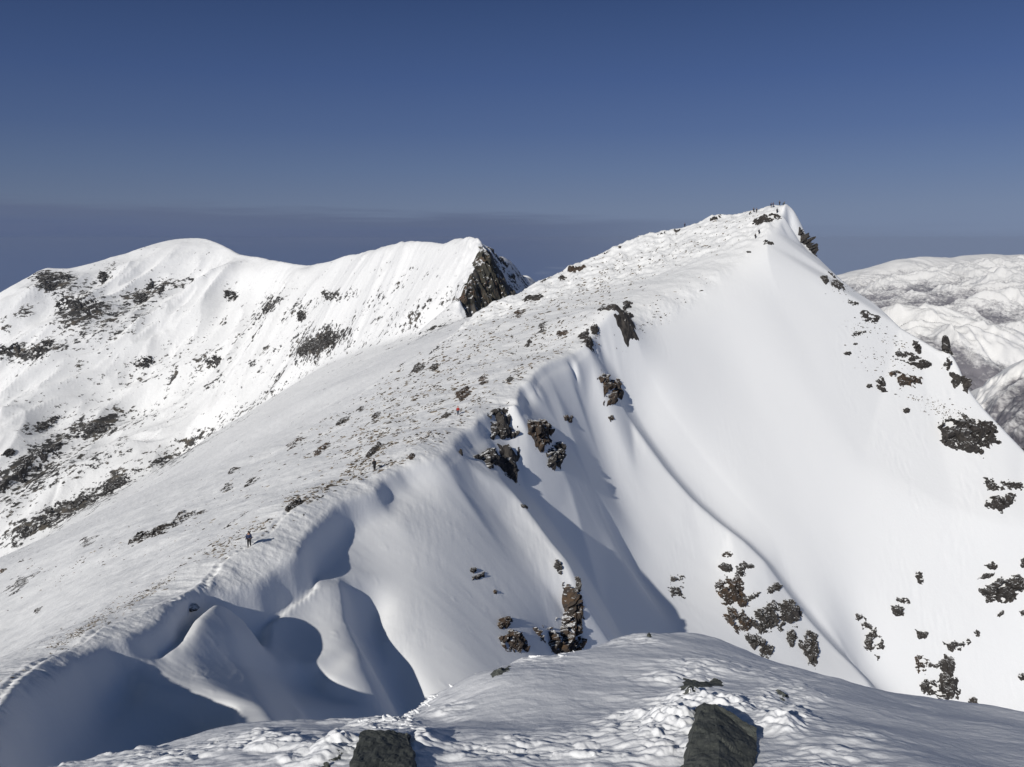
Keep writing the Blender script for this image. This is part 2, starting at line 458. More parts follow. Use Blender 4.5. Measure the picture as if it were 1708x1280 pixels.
# east faces.  P0 on the lip, gradients chosen for the way each piece catches the light
def at_lip(px):
    k = int(np.argmin([abs(p[0] - px) for p in LIP])); return pt(*LIP[k])
# steep faces under the cornice, square to the lip
def lipdir(i):
    a = lipN[max(i - 6, 0)]; b = lipN[min(i + 6, len(lipN) - 1)]
    t = (b - a)[:2]; return t / np.linalg.norm(t)
for i in range(4, len(lipN), 4):
    p = lipN[i]
    if p[1] > 58: break
    if p[1] < 26: continue
    t = lipdir(i); n = np.array([t[1], -t[0]])
    q6 = -8.8; q13 = -17.5
    for s_, dz in ((6, q6), (13, q13), (24, q13 - 11.5)):
        if s_ > 8 and i % 8: continue
        if s_ > 15 and i % 16: continue
        if p[1] > 96 and s_ > 8: continue
        nf.dots([(p[0] + n[0] * s_, p[1] + n[1] * s_, p[2] + dz)])
# small lit shelf under the near half
A0 = pt(222, 1066, -30.5) + np.array([0.6, 0, 0.1])
shA = [onplane(x, y, A0, -0.74, 0.07) for x, y in ((345,1082),(388,1106),(412,1135),(442,1187),(480,1260))]
nf.line(shA, 0.8, 2)
nf.dots([onplane(x, y, A0, -0.75, 0.07) for x, y in ((262,1090),(300,1110),(340,1105),(350,1150),(385,1165),(410,1215))])
nf.line([p + np.array([1.0, 1.2, -1.6 - 0.5 * min(i, 3)]) for i, p in enumerate(shA)], 0.6, 2)
# scooped wall, shelf and convex edge under the far half of the first cornice
C0 = pt(520, 896, -34.0) + np.array([0.6, 0, -1.2])
nf.dots([onplane(x, y, C0, -1.02, 0.13) for x, y in ((540,1000),(505,1060),(480,1130),(560,1130),(575,1060),(440,1100),(545,1200),(600,1290),(480,1240))], 0.1)
ribC = [onplane(x, y, C0, -1.02, 0.13) for x, y in ((552,985),(564,1020),(582,1062),(606,1108),(642,1186),(690,1290))]
nf.line(ribC, 0.9, 2)
nf.line([p + np.array([1.6, 0.5, -1.2 - 0.9 * min(i, 3)]) for i, p in enumerate(ribC)], 0.5, 2)
# the broad face between the second rib and the big rib
E0 = pt(640, 803, -33.3)
nf.dots([onplane(x, y, E0, -0.76, 0.27) for x, y in ((680,870),(740,850),(700,930),(780,900),(700,1010),(760,1080),(740,1180),(800,1190),(880,1190),(960,1220),(760,1290))])
nf.dots([pt(*p) for p in ((820,880,129.5),(835,1000,112),(855,940,121.5),(868,1040,110.5),(835,1100,100.5))])
nf.dots([onplane(x, y, E0 + np.array([0, 0, -3.2]), -0.76, 0.27) for x, y in ((632,960),(668,1080),(690,1180))])
RIB1 = [(772,745,141),(800,768,141),(836,800,140),(880,850,137),(918,900,133),(948,935,130),(962,965,128)]
rib1 = [pt(*p) for p in RIB1]
nf.line(rib1 + [pt(972,1000,126.5), pt(977,1080,123), pt(985,1200,119)], 0.75, 2.5)
nf.dots([pt(*p) for p in ((900,960,124),(920,1040,117),(940,1120,113))])
# gully behind the big rib
nf.line([(-1,152,-42), (8,156,-54), (18,155,-70), (30,148,-90), (44,138,-112)], 0.3, 4)
# crag rib between
S0 = pt(862, 676, 168)
nf.line([S0, pt(885,700,169), pt(905,735,169), pt(935,775,168.5), pt(950,810,168)], 0.7, 2.5)
nf.line([pt(892,655,184), pt(935,720,184), pt(985,800,182), pt(1010,870,178)], 0.2, 4)
# second big rib
RIB2 = [(985,578,219),(1003,605,219),(1022,640,218),(1036,672,217),(1052,702,215),(1080,742,212),(1112,785,209.5),(1150,828,207),(1195,868,205),(1240,902,203),(1275,936,201),(1310,985,199),(1345,1030,197),(1395,1085,194),(1445,1135,190),(1490,1200,186)]
rib2 = [pt(*p) for p in RIB2]
nf.line(rib2, 0.8, 3)
nf.dots([pt(*p) for p in ((960,650,205),(985,720,204),(1010,800,197),(1060,800,203),(1060,900,190),(1120,900,196),(1040,960,180),(1120,980,186),(1180,960,194),(1180,1040,180),(1240,1000,190),(1240,1080,180),(1300,1060,188),(1330,1130,181),(1130,1060,172),(1150,1150,163),(1250,1180,165))])
# far side of the second rib, then the bowl: its left part tilts east, the broad right part faces the viewer
nf.line([p + np.array([4, 6, -3.5]) for p in rib2], 0.2, 4)
SKY_R = [(1100,500),(1215,450),(1300,385),(1352,425),(1388,452),(1460,506),(1530,574),(1600,612),(1668,708),(1790,830)]
def bowl_d(px, py):
    return np.interp(py, [440, 480, 560, 640, 700, 760, 800, 880, 960, 1040, 1120, 1200], [297, 288, 268, 251, 241, 233, 228, 219, 211, 204, 198, 192]) + 14 * (px - 1250) / 450.0
for px in (1270, 1350, 1430, 1510, 1600, 1690, 1780):
    for py in (480, 560, 640, 720, 800, 880, 960, 1040, 1120, 1200):
        if py > np.interp(px, [q[0] for q in SKY_R], [q[1] for q in SKY_R]) + 45 and py > np.interp(px, [q[0] for q in RIB2], [q[1] for q in RIB2]) - (0 if px < 1400 else 400) - 60 * (px < 1400):
            if px < 1400 and py > np.interp(px, [1000, 1270, 1350, 1400], [600, 860, 960, 1020]): continue
            nf.dots([pt(px, py, bowl_d(px, py))])
nf.dots([pt(*p) for p in ((1060,540,240),(1110,530,248),(1110,600,237),(1150,570,247),(1180,650,238),(1205,720,230),(1240,800,222),(1290,890,214),(1350,975,208),(1410,1060,202),(1200,490,265),(1200,580,254))])
SR = [(1312,338,319),(1322,346,320),(1334,366,321),(1344,388,320),(1352,416,316),(1368,432,311),(1388,452,305),(1420,480,299),(1460,506,295),(1500,544,286),(1530,574,281),(1553,588,279),(1567,583,280),(1580,580,280),(1591,594,278),(1601,612,275),(1613,642,270),(1636,674,265),(1668,708,260),(1708,750,255),(1790,830,247)]
srP = [pt(*p) for p in SR]
nf.line(srP, 1.0, 2.5)
nf.line([p + np.array([6, 22, -26]) for p in srP], 0, 10)
nf.dots([p + np.array([20, 70, -110]) for p in srP[::2]])
# hollow of wind-scooped snow under the summit
nf.line([pt(1308,362,312), pt(1306,380,308), pt(1315,396,306), pt(1335,410,309), pt(1352,424,314)], 0.7, 2)
nf.line([pt(1317,368,318), pt(1318,384,317), pt(1327,397,316.5), pt(1341,408,317)], 0.7, 2)
nf.dots([(x, y, -150 - 0.2 * abs(x - 100)) for x, y in ((60,90),(100,130),(130,160),(180,150),(180,90),(250,200),(100,80),(60,60))])
nf.dots([(250,300,-150),(250,450,-220)])
0 and print('lip', [(p[0],)+tuple(round(float(c),1) for c in pt(*p)) for p in LIP[::2]])
nf.solve()
nf.smooth(0.34, 3.0)
X, Y = nf.grid()
def add_rib(pix, w_near, w_far):
    """raise a small rib whose crest runs through the given points (px, py, distance); steeper on its far side"""
    P = []
    for q in pix:
        r = pt(*q); P.append(np.array([r[0], r[1], max(0.0, r[2] - float(nf.at(r[0], r[1])))]))
    0 and print('rib', [tuple(round(float(c), 1) for c in q) for q in P]); P = catmull(P, 1.0)
    best = np.full(X.shape, 1e9); H = np.zeros(X.shape)
    x0 = min(p[0] for p in P) - 14; x1 = max(p[0] for p in P) + 14; y0 = min(p[1] for p in P) - 14; y1 = max(p[1] for p in P) + 14
    i0, i1 = int((x0 - nf.x0) / nf.res), int((x1 - nf.x0) / nf.res); j0, j1 = int((y0 - nf.y0) / nf.res), int((y1 - nf.y0) / nf.res)
    xs, ys = X[j0:j1, i0:i1], Y[j0:j1, i0:i1]; bd = np.full(xs.shape, 1e9); hv = np.zeros(xs.shape); sg = np.zeros(xs.shape)
    for k in range(len(P) - 1):
        a, b = P[k], P[k + 1]; dx, dy = b[0] - a[0], b[1] - a[1]; L = dx * dx + dy * dy + 1e-9
        t = np.clip(((xs - a[0]) * dx + (ys - a[1]) * dy) / L, 0, 1)
        qx, qy = xs - a[0] - t * dx, ys - a[1] - t * dy; d = np.hypot(qx, qy)
        m = d < bd; bd = np.where(m, d, bd); hv = np.where(m, a[2] + t * (b[2] - a[2]), hv); sg = np.where(m, dx * qy - dy * qx, sg)
    wdt = np.where(sg > 0, w_far, w_near)
    nf.Z[j0:j1, i0:i1] += hv * np.exp(-(bd / wdt) ** 1.25)
    return P
fc = sstep(1.8, 3.5, X - np.interp(Y, np.array(lipN)[:, 1], np.array(lipN)[:, 0])) * (1 - sstep(100, 112, Y)) * sstep(30, 40, Y)
nf.Z = nf.Z * (1 - fc) + blur(nf.Z, 1.1 / nf.res) * fc
# shelves and scoops of the first bays, shaped for their light and shadow: the shelves rise just above the grazing sun line over the ridge, the scoops lie below it
def shape_bays():
    i0, i1 = int((-36 - nf.x0) / nf.res), int((6 - nf.x0) / nf.res); j0, j1 = int((42 - nf.y0) / nf.res), int((112 - nf.y0) / nf.res)
    xs, ys = X[j0:j1, i0:i1], Y[j0:j1, i0:i1]
    e = xs - np.interp(ys, np.array(lipN)[:, 1], np.array(lipN)[:, 0])
    EE = X - np.interp(Y, np.array(lipN)[:, 1], np.array(lipN)[:, 0])
    cast = np.where(EE < 0.35, nf.Z, -500.0)
    sx, sy, tz = math.sin(SUN_AZ), math.cos(SUN_AZ), math.tan(SUN_EL)
    Zs = np.full(xs.shape, -500.0)
    for k in range(1, 190):
        s_ = k * 0.33
        gx_ = np.clip(((xs - sx * s_ - nf.x0) / nf.res + 0.5).astype(int), 0, nf.nx - 1); gy_ = np.clip(((ys - sy * s_ - nf.y0) / nf.res + 0.5).astype(int), 0, nf.ny - 1)
        Zs = np.maximum(Zs, cast[gy_, gx_] - tz * s_)
    Zs = blur(Zs, 0.5 / nf.res)
    z0 = nf.Z[j0:j1, i0:i1].copy(); z = z0.copy()
    AL = [(1060, 214), (1085, 240), (1110, 262), (1140, 276), (1160, 302), (1180, 345), (1192, 376), (1240, 440)]; AR = [(1060, 290), (1075, 345), (1100, 384), (1135, 414), (1187, 440), (1240, 462)]
    CL_ = [(905, 503), (919, 508), (950, 532), (987, 530), (1006, 520), (1039, 534), (1057, 528), (1078, 508), (1104, 500), (1137, 529), (1170, 581), (1193, 603), (1240, 640)]; CR_ = [(905, 520), (940, 556), (1000, 566), (1053, 572), (1081, 585), (1128, 611), (1179, 640), (1240, 668)]
    SR_ = [(870, 574), (898, 566), (940, 588), (987, 604), (1034, 656), (1053, 692), (1100, 700), (1128, 752), (1146, 768), (1200, 800), (1240, 830)]
    f_ = lambda py, L: np.interp(py, [q[0] for q in L], [q[1] for q in L])
    for it in range(3):
        px, py = project(xs, ys, z)
        al, ar, cl, cr, sr = f_(py, AL), f_(py, AR), f_(py, CL_), f_(py, CR_), f_(py, SR_)
        dk = -0.85
        def band(l, r, g): 
            up = np.clip((px - l) * g, dk, 2.6); dn = np.clip((r - px) * 0.10 + 1.6, dk, 9)
            return np.minimum(up, dn)
        dA = np.clip((px - al) * 0.014, dk, 1.0); dA = np.minimum(dA, np.clip((ar + 12 - px) * 0.035 + 0.9, dk, 9)); dA = np.where(py > 1056, dA, dk); dA = dk + (dA - dk) * sstep(1058, 1085, py)
        dd = dA
        right = sstep(-6, 14, px - cl)
        patch = dd > dk + 0.01
        tgt = np.where(patch, Zs + dd, np.minimum(z0, Zs + dk))
        soft = np.minimum(z0, Zs + 0.25 + np.clip((px - cl) * 0.020, 0, 3)); qq = sstep(-12, 30, px - cr)
        keep = soft * (1 - qq) + z0 * qq
        tgt = tgt * (1 - right) + keep * right
        w_ = sstep(0.3, 1.6, e) * sstep(44, 50, ys) * (1 - sstep(104, 111, ys)) * (1 - sstep(12, 26, e) * (px > 760))
        z = z0 * (1 - w_) + tgt * w_
    zb = blur(z, 0.45 / nf.res)
    z = z * (1 - w_) + zb * w_
    px, py = project(xs, ys, z)
    cw = sstep(425, 460, px) * (1 - sstep(640, 680, px)) * sstep(945, 985, py) * (1 - sstep(1085, 1120, py)) * w_
    z = z * (1 - cw) + blur(z, 2.1 / nf.res) * cw
    # sharp edge raised on the second shelf to shade the trough beyond it
    px, py = project(xs, ys, z); cr = f_(py, CR_); v_ = sstep(955, 1010, py) * (1 - sstep(1215, 1260, py)) * w_
    z = z + v_ * (1.5 * np.where(px < cr, np.exp(-((px - cr) / 60.0) ** 2), np.exp(-((px - cr) / 16.0) ** 2)) - 1.9 * np.exp(-((px - cr - 52) / 32.0) ** 2))
    nf.Z[j0:j1, i0:i1] = z
shape_bays()
# the wide bowl is wind-smoothed
far_e = sstep(208, 222, Y) * (1 - np.clip(blur(nf.S, 6 / nf.res) * 9, 0, 1))
nf.Z = nf.Z * (1 - far_e) + blur(nf.Z, 8 / nf.res) * far_e
# distance east of the lip (negative = west side), used to choose how the snow is textured
lipA = np.array(lipN); crA = np.array(crP)
ridgeXY = np.concatenate([np.array([[-12, 12], [-27, 36]]), lipA[:, :2], crA[:, :2]])
ridgeXY = ridgeXY[np.argsort(ridgeXY[:, 1])]
EAST = X - np.interp(Y, ridgeXY[:, 1], ridgeXY[:, 0])
nf.E = EAST
W = 1 - sstep(-3, 1.5, EAST)           # west side and crest
crest = np.exp(-((EAST + 5) / 7.0) ** 2)
far = sstep(215, 240, Y)
# broad undulation
nf.Z += 0.5 * fbm(X / 26, Y / 26, 3, seed=3) * (0.25 + 0.75 * W)
nf.Z += W * 0.30 * fbm(X / 7, Y / 9, 3, seed=9)
nf.Z += W * sstep(285, 310, Y) * 0.7 * (ridged(X / 6, Y / 6, 3, seed=12) - 0.6)
# flutes running down the east faces
nf.Z += (1 - W) * (1 - far) * 0.03 * ridged(Y / 7.0 + 0.03 * X, X / 40.0, 3, seed=21)
# wind furrows across the crest
nf.Z += crest * 0.05 * ridged((X * 0.35 + Y) / 2.2, (X - 0.35 * Y) / 9.0, 3, seed=30)

TRK2 = np.array(catmull(trkP, 2.5))[:, :2]
TRK2 = TRK2[(TRK2[:, 1] > 30) & (TRK2[:, 1] < 175)]
def track_d(x, y):
    bd = np.full(np.shape(x), 99.0)
    xw = x + 0.35 * perlin(np.asarray(y) / 3.0, np.asarray(y) * 0 + 2.0, 71)
    for k in range(len(TRK2) - 1):
        a, b = TRK2[k], TRK2[k + 1]; dx, dy = b - a; L = dx * dx + dy * dy
        m = (np.abs(y - (a[1] + b[1]) / 2) < 4)
        if not m.any(): continue
        xx = xw[m]; yy = y[m]
        t = np.clip(((xx - a[0]) * dx + (yy - a[1]) * dy) / L, 0, 1)
        bd[m] = np.minimum(bd[m], np.hypot(xx - a[0] - t * dx, yy - a[1] - t * dy))
    return bd
def near_h(x, y):
    z = nf.at(x, y)
    e = nf.at(x, y, nf.E, cubic=False)
    w = 1 - sstep(-1.5, 1.0, e)
    cr = np.exp(-((e + 4.5) / 6.5) ** 2)
    z = z + (w * 0.7 + 0.06) * 0.07 * fbm(x / 1.1, y / 1.5, 3, seed=41)
    z = z + cr * 0.035 * ridged((x * 0.35 + y) / 0.7, (x - 0.35 * y) / 3.5, 3, seed=44)
    # wind crust: low plates and scallops all over the slopes, drawn out across the fall line
    pl = sstep(-0.1, 0.5, fbm(x / 9.0, y / 14.0, 3, seed=47))
    rt = sstep(90, 115, x) * sstep(190, 210, y)
    z = z + (1 - w) * pl * (0.025 + 0.09 * rt) * fbm(x / 0.9 + y / 6.0, y / 2.6, 4, seed=48) * sstep(0.5, 4, e)
    # sluff runnels down the steep east faces
    z = z + (1 - w) * sstep(2, 10, e) * 0.012 * np.maximum(ridged((y + 0.10 * x) / 3.2, x / 30.0, 2, seed=49) - 0.5, 0) * sstep(-0.2, 0.5, fbm(x / 30, y / 18, 2, seed=50))
    # small broken ledges and drift edges of the steep snow
    z = z + (1 - w) * sstep(1.0, 4.0, e) * 0.07 * np.maximum(fbm(x / 2.2, y / 1.5, 3, 0.55, seed=52) - 0.55, 0) * (1 - sstep(205, 225, y))
    return z
nu, nv = 1500, 960
su = np.linspace(-1, 1, nu); U = 0.62 * su + 0.55 * su ** 5 - 0.0
V = 12 * (450 / 12.0) ** np.linspace(0, 1, nv)
V = np.interp(np.linspace(0, 1, nv), [0, 0.06, 0.93, 1], [14, 48, 350, 446])
V = np.concatenate([np.linspace(14, 34, 30, endpoint=False), np.geomspace(34, 352, 900), np.linspace(354, 446, 60)])
UU, VV = np.meshgrid(U, V)
PX = UU * VV; PY = VV
PX = np.clip(PX, -298, 248)
PZ = near_h(PX, PY)
def trench(x, y):
    td = track_d(x, y)
    return (0.32 * np.exp(-(td / 0.28) ** 2) - 0.07 * np.exp(-((td - 0.55) / 0.2) ** 2)) * (0.6 + 0.5 * perlin(x * 1.5, y * 2.2, 73)) * (1 - sstep(125, 150, y) * 0.6)
PZ -= trench(PX, PY)
ee = nf.at(PX, PY, nf.E, cubic=False)
rough = 0.12 + 0.25 * sstep(85, 115, PX) * sstep(190, 210, PY) + 0.9 * (1 - sstep(-2, 1, ee)) * (1 - 0.0 * PY)
near = mesh_obj('near_mountain', np.stack([PX, PY, PZ], -1).reshape(-1, 3), grid_faces(nu, len(V)), M_SNOW, attrs={'rough': rough})
tag(near, kind='structure', label='snow-covered mountain with a corniced ridge rising to a pointed summit')
print('near', time.time() - T00)
# ------------------------------------------------------------------ the long snowy mountain to the left and the slope before it
gf = Field(-1900, 420, 340, 3000, 4.0)
GS = [(-140,560,1950),(-60,525,1980),(0,487,2000),(40,462,2050),(75,443,2100),(115,446,2130),(150,439,2160),(185,427,2200),(215,419,2230),(250,408,2270),(285,399,2300),(320,396,2300),(348,398,2280),
      (372,408,2250),(400,422,2200),(440,429,2150),(480,436,2050),(510,440,2000),(545,434,1900),(600,417,1780),(650,403,1650),(690,394,1550),(740,396,1450),(775,396,1380),(797,403,1330),(805,410,1310)]
gsP = [pt(*p) for p in GS]
gf.line(gsP, 1.0, 25)
gf.line([p + np.array([-10, 130, -75]) for p in gsP[:20]], 0, 60)
gf.dots([p + np.array([-40, 620, -420]) for p in gsP[:20:2]])
# the ridge running back from the cliff top
gf.line([gsP[-1]] + [pt(*p) for p in ((822,417,1400),(842,424,1470),(862,438,1530),(880,455,1590),(895,468,1640),(925,500,1760))], 0.6, 25)
gf.dots([p + np.array([40, 160, -140]) for p in (pt(822,417,1400), pt(862,438,1530), pt(895,468,1640))])
gf.dots([p + np.array([-50, 110, -60]) for p in gsP[20:25]])
# rim of the cliff
RIM = [(805,410,1310),(799,428,1292),(789,447,1270),(778,468,1240),(768,484,1212),(765,497,1198),(770,514,1182),(776,532,1165)]
gf.line([pt(*p) for p in RIM], 1.0, 12)
gf.line([pt(803,420,1318), pt(820,445,1328), pt(842,474,1330), pt(864,502,1326), pt(890,540,1320)], 0.9, 12)
gf.line([pt(832,444,1420)+np.array([0,0,-8]), pt(850,466,1415)+np.array([0,0,-12]), pt(872,492,1410)+np.array([0,0,-16])], 0.3, 20)
gf.dots([pt(*p) for p in ((802,452,1283),(800,480,1256),(822,480,1290),(790,505,1212),(810,520,1240),(835,510,1285),(800,540,1200),(850,540,1280))], 0.5)
# foot of the face
GFT = [(-140,1060,1240),(-60,990,1280),(0,945,1321),(60,890,1390),(150,842,1449),(240,800,1510),(300,768,1586),(380,712,1600),(480,648,1584),(560,600,1477),(650,570,1325),(740,545,1250),(776,533,1190)]
gf.line([pt(*p) for p in GFT], 0.7, 25)
gf.dots([pt(*p) for p in ((100,640,1760),(250,560,1950),(0,700,1680),(420,560,1830),(550,520,1640),(660,490,1450),(180,720,1660))])
# the plain snow slope on this side of the valley
gf.dots([pt(*p) for p in ((-120,1010,470),(0,968,470),(120,915,450),(230,868,440),(337,820,445),(425,775,470),(500,738,500),(590,684,560),(670,622,620),(743,586,680),(807,535,760),(860,506,820),(900,490,850),
      (300,800,760),(150,872,700),(20,935,720),(450,690,850),(380,748,900),(600,622,900),(700,572,950),(230,830,1000),(80,895,950),(520,655,1100),(640,590,1080))])
gf.dots([(-1900,340,-700),(-700,340,-330),(0,340,-230),(420,340,-260),(420,1000,-420),(420,3000,-900),(-1900,3000,-900),(-1900,1500,-760),(300,1700,-400)])
gf.solve(); gf.smooth(4, 20)
X, Y = gf.grid()
al = -0.50 * X * 0 + (0.53 * X + 0.85 * Y)        # along the fall line
ac = (0.85 * X - 0.53 * Y)
# how far below the skyline and above the foot a place is
skY = np.interp(X, [p[0] for p in gsP], [p[1] for p in gsP]); ftP = np.array([pt(*p) for p in GFT])
ftY = np.interp(X, ftP[:, 0], ftP[:, 1])
fr = np.clip((Y - ftY) / (skY - ftY + 1), -0.5, 1.5)
face = sstep(0.02, 0.15, fr) * (1 - sstep(0.80, 0.99, fr)) * (1 - sstep(-150, -40, X))
lw = face * (0.35 + 0.65 * (1 - sstep(-700, -350, X)))
wob = 60 * perlin(al / 300, ac / 200, 5)
gf.Z += lw * (48 * (ridged((ac + wob) / 210, al / 800, 1, seed=51) - 0.35) + 17 * (ridged((ac + wob) / 80, al / 300, 2, seed=52) - 0.4))
rk = sstep(0.0, 0.6, fbm(X / 120, Y / 160, 2, seed=58) + 0.1)
gf.Z += lw * 4.5 * rk * (ridged(ac / 30, al / 90, 2, seed=53) - 0.3)
gf.Z += (1 - face) * 1.2 * fbm(X / 60, Y / 60, 3, seed=54)
nearpart = 1 - sstep(-0.05, 0.05, fr)
gf.Z += nearpart * 2.0 * fbm(ac / 60, al / 260, 3, seed=56)
cl = sstep(-95, -70, X) * sstep(1150, 1190, Y) * (1 - sstep(1330, 1420, Y))
gf.Z += cl * 6 * ridged((X + 0.2 * Y) / 22, Y / 60, 3, seed=57)
def left_h(x, y):
    z = gf.at(x, y)
    a = (0.53 * x + 0.85 * y); c = (0.85 * x - 0.53 * y)
    return z + 0.5 * fbm(c / 9, a / 24, 3, seed=61)
U = np.linspace(-0.80, 0.16, 1250); V = np.concatenate([np.linspace(360, 1100, 110, endpoint=False), np.linspace(1100, 2330, 560), np.linspace(2345, 2900, 25)])
UU, VV = np.meshgrid(U, V); PX = np.clip(UU * VV, -1890, 410); PY = VV; PZ = left_h(PX, PY)
qx, qy = project(PX, PY, PZ)
# rocky ground: where the cliffs, crags and bamboo thickets lie on the face (image position of the patch, half sizes, tilt, density)
DG = [(110,480,50,28,25,.55),(85,470,35,22,20,.8),(125,520,50,30,-60,.7),(160,520,55,28,0,.6),(235,495,60,20,-25,.6),(150,560,60,22,-30,.45),(60,585,60,22,-10,.6),(30,590,40,20,0,.7),(215,540,60,20,-40,.45),
      (180,455,22,14,-50,.5),(120,620,60,14,-35,.3),(230,600,30,16,0,.35),(270,610,70,16,-35,.4),(350,598,30,16,-20,.6),(385,492,16,12,20,.5),(450,508,45,14,-40,.5),(490,520,40,14,-30,.4),(560,492,30,10,-10,.45),
      (530,575,50,24,-25,.8),(575,560,30,20,-30,.5),(440,600,70,16,-40,.3),(75,708,40,14,-25,.6),(165,712,50,16,-28,.8),(60,760,110,14,-32,.85),(20,800,60,16,-32,.8),(230,700,60,16,-35,.35),
      (60,800,120,22,-33,.6),(150,770,90,18,-33,.45),(120,845,150,16,-29,.85),(210,800,120,14,-33,.6),(300,750,90,14,-33,.6),(400,690,80,10,-35,.4),(480,640,60,8,-35,.35),(50,870,60,14,-30,.7),
      (30,830,60,30,-30,.5),(660,480,60,14,-35,.3),(690,525,110,26,-28,.32),(740,500,60,22,-30,.35),(610,520,60,16,-35,.3),(720,550,70,10,-20,.4),(330,640,120,30,-35,.22),(200,640,100,30,-35,.22),(600,560,120,20,-30,.22),(640,450,30,8,-35,.2)]
den = np.full(qx.shape, 0.02)
for (cx, cy, rx, ry, an, dd) in DG:
    t = math.radians(an); dx = qx - cx; dy = qy - cy
    r2 = ((dx * math.cos(t) + dy * math.sin(t)) / rx) ** 2 + ((-dx * math.sin(t) + dy * math.cos(t)) / ry) ** 2
    den = np.maximum(den, dd * np.exp(-r2 * 0.7))
den = den * (0.25 + 0.75 * sstep(-0.02, 0.03, np.interp(PX.ravel(), [p[0] for p in gsP], [p[1] for p in gsP]).reshape(PX.shape) - PY - 10) )
gx_ = np.gradient(PZ, axis=1) / (np.gradient(PX, axis=1) + 1e-6)
scat = sstep(0.15, 0.75, fbm((0.85 * PX - 0.53 * PY) / 55, (0.53 * PX + 0.85 * PY) / 120, 4, 0.6, seed=67)) * sstep(0.0, 0.5, fbm(PX / 220, PY / 220, 2, seed=68) + 0.25)
den = np.maximum(den, 0.52 * scat * (qx < 740) * sstep(25, 60, qy - np.interp(qx, [p[0] for p in GS], [p[1] for p in GS])) * (np.interp(PX, ftP[:, 0], ftP[:, 1]) < PY))
clf = ((qx > 760) & (qx < 900) & (PY < 1800) & (PY > 1150) & (PX > np.interp(PY, [q[1] for q in [pt(*p) for p in RIM]][::-1], [q[0] for q in [pt(*p) for p in RIM]][::-1]) + 2))
den = np.where(clf, np.where(PY < 1345, 0.88, 0.42), den)
wildb = sstep(0, 1, fbm(PX / 60, PY / 60, 3, seed=66) + 0.5)
left = mesh_obj('left_mountain', np.stack([PX, PY, PZ], -1).reshape(-1, 3), grid_faces(len(U), len(V)), M_FAR, attrs={'rock': den, 'wild': wildb})
tag(left, kind='structure', label='long snowy mountain with gullies, dark crags and a cliff at its right end')
print('left', time.time() - T00)

# ------------------------------------------------------------------ far ranges on the right
def range_mesh(name, sky_pts, foot_pts, u0, u1, v0, v1, nu, nv, seed, amp, s, label, forest, back=900, fall=(0.5, 0.85)):
    f = Field(u0 * v1 - 50, u1 * v1 + 50, v0 - 200, v1 + 200, (v1 - v0) / 330.0)
    P = [pt(*p) for p in sky_pts]
    f.line(P, 0.5, s)
    f.dots([p + np.array([0.1 * back, back, -0.45 * back]) for p in P])
    for row in foot_pts: f.line([pt(*p) for p in row], 0.3, s)
    f.dots([(f.x0 - 5, f.y0 - 5, -1500), (f.x0 + f.nx * f.res + 5, f.y0 - 5, -1500), (f.x0 - 5, f.y0 + f.ny * f.res + 5, -1500), (f.x0 + f.nx * f.res + 5, f.y0 + f.ny * f.res + 5, -1500)])
    f.solve(); f.smooth(f.res * 1.2, f.res * 4)
    Xg, Yg = f.grid()
    sk = np.interp(Xg, [p[0] for p in P], [p[1] for p in P])
    w = 0.10 + 0.90 * (1 - sstep(-0.12 * (v1 - v0), -0.0 * (v1 - v0), Yg - sk))
    c = fall[1] * Xg - fall[0] * Yg; a = fall[0] * Xg + fall[1] * Yg
    c = c + amp * 1.5 * perlin(Xg / (amp * 9), Yg / (amp * 9), seed + 9)
    r1 = ridged(c / (amp * 6.5), a / (amp * 17), 3, 0.5, seed=seed); r2 = ridged(c / (amp * 1.5), a / (amp * 3.6), 3, 0.6, seed=seed + 3)
    f.Z += w * amp * 1.35 * (r1 - 0.7) + w * amp * 0.36 * (r2 - 0.7)
    RV = 0.75 * r1 + 0.25 * r2
    U = np.linspace(u0, u1, nu); V = np.linspace(v0, v1, nv); UU, VV = np.meshgrid(U, V); PX = UU * VV; PY = VV
    PZ = f.at(PX, PY)
    qx, qy = project(PX, PY, PZ)
    rel = f.Z - blur(f.Z, 5.5 * amp / f.res); rvv = f.at(PX, PY, rel, cubic=False) / (rel.std() + 1e-6)
    den = np.clip(forest(qx, qy, PZ, PX, PY) - 0.22 * rvv, 0.0, 0.85)
    o = mesh_obj(name, np.stack([PX, PY, PZ], -1).reshape(-1, 3), grid_faces(nu, nv), M_RANGE, attrs={'rock': den})
    tag(o, kind='structure', label=label)
    return o
R1 = [(1330,470,12500),(1400,461,12500),(1425,450,12400),(1445,447,12300),(1472,441,12200),(1490,433,12200),(1512,432,12200),(1530,427,12100),(1545,426,12100),(1562,430,12000),(1590,429,12000),(1602,425,12000),(1640,423,12000),(1680,424,12000),(1700,423,12000),(1750,427,12000),(1800,432,12000),(1900,440,12000)]
def for1(qx, qy, z, x, y):
    t = sstep(436, 500, qy + 12 * fbm(x / 500, y / 500, 3, seed=3) - 0.07 * (qx - 1450))
    return 0.36 + 0.34 * t
RG = []
for dd, dv, pts_ in ((10600, 11350, ((1380,506),(1440,485),(1490,466),(1530,459),(1580,449),(1640,438),(1700,435),(1780,436),(1900,442))),
                     (9000, 9750, ((1400,535),(1450,514),(1500,500),(1550,489),(1600,474),(1650,458),(1690,452),(1760,449),(1900,455))),
                     (7700, 8300, ((1470,560),(1530,532),(1580,514),(1620,503),(1660,494),(1700,481),(1780,470),(1900,468)))):
    RG.append([(x, y + 20, dv) for x, y in pts_]); RG.append([(x, y, dd) for x, y in pts_])
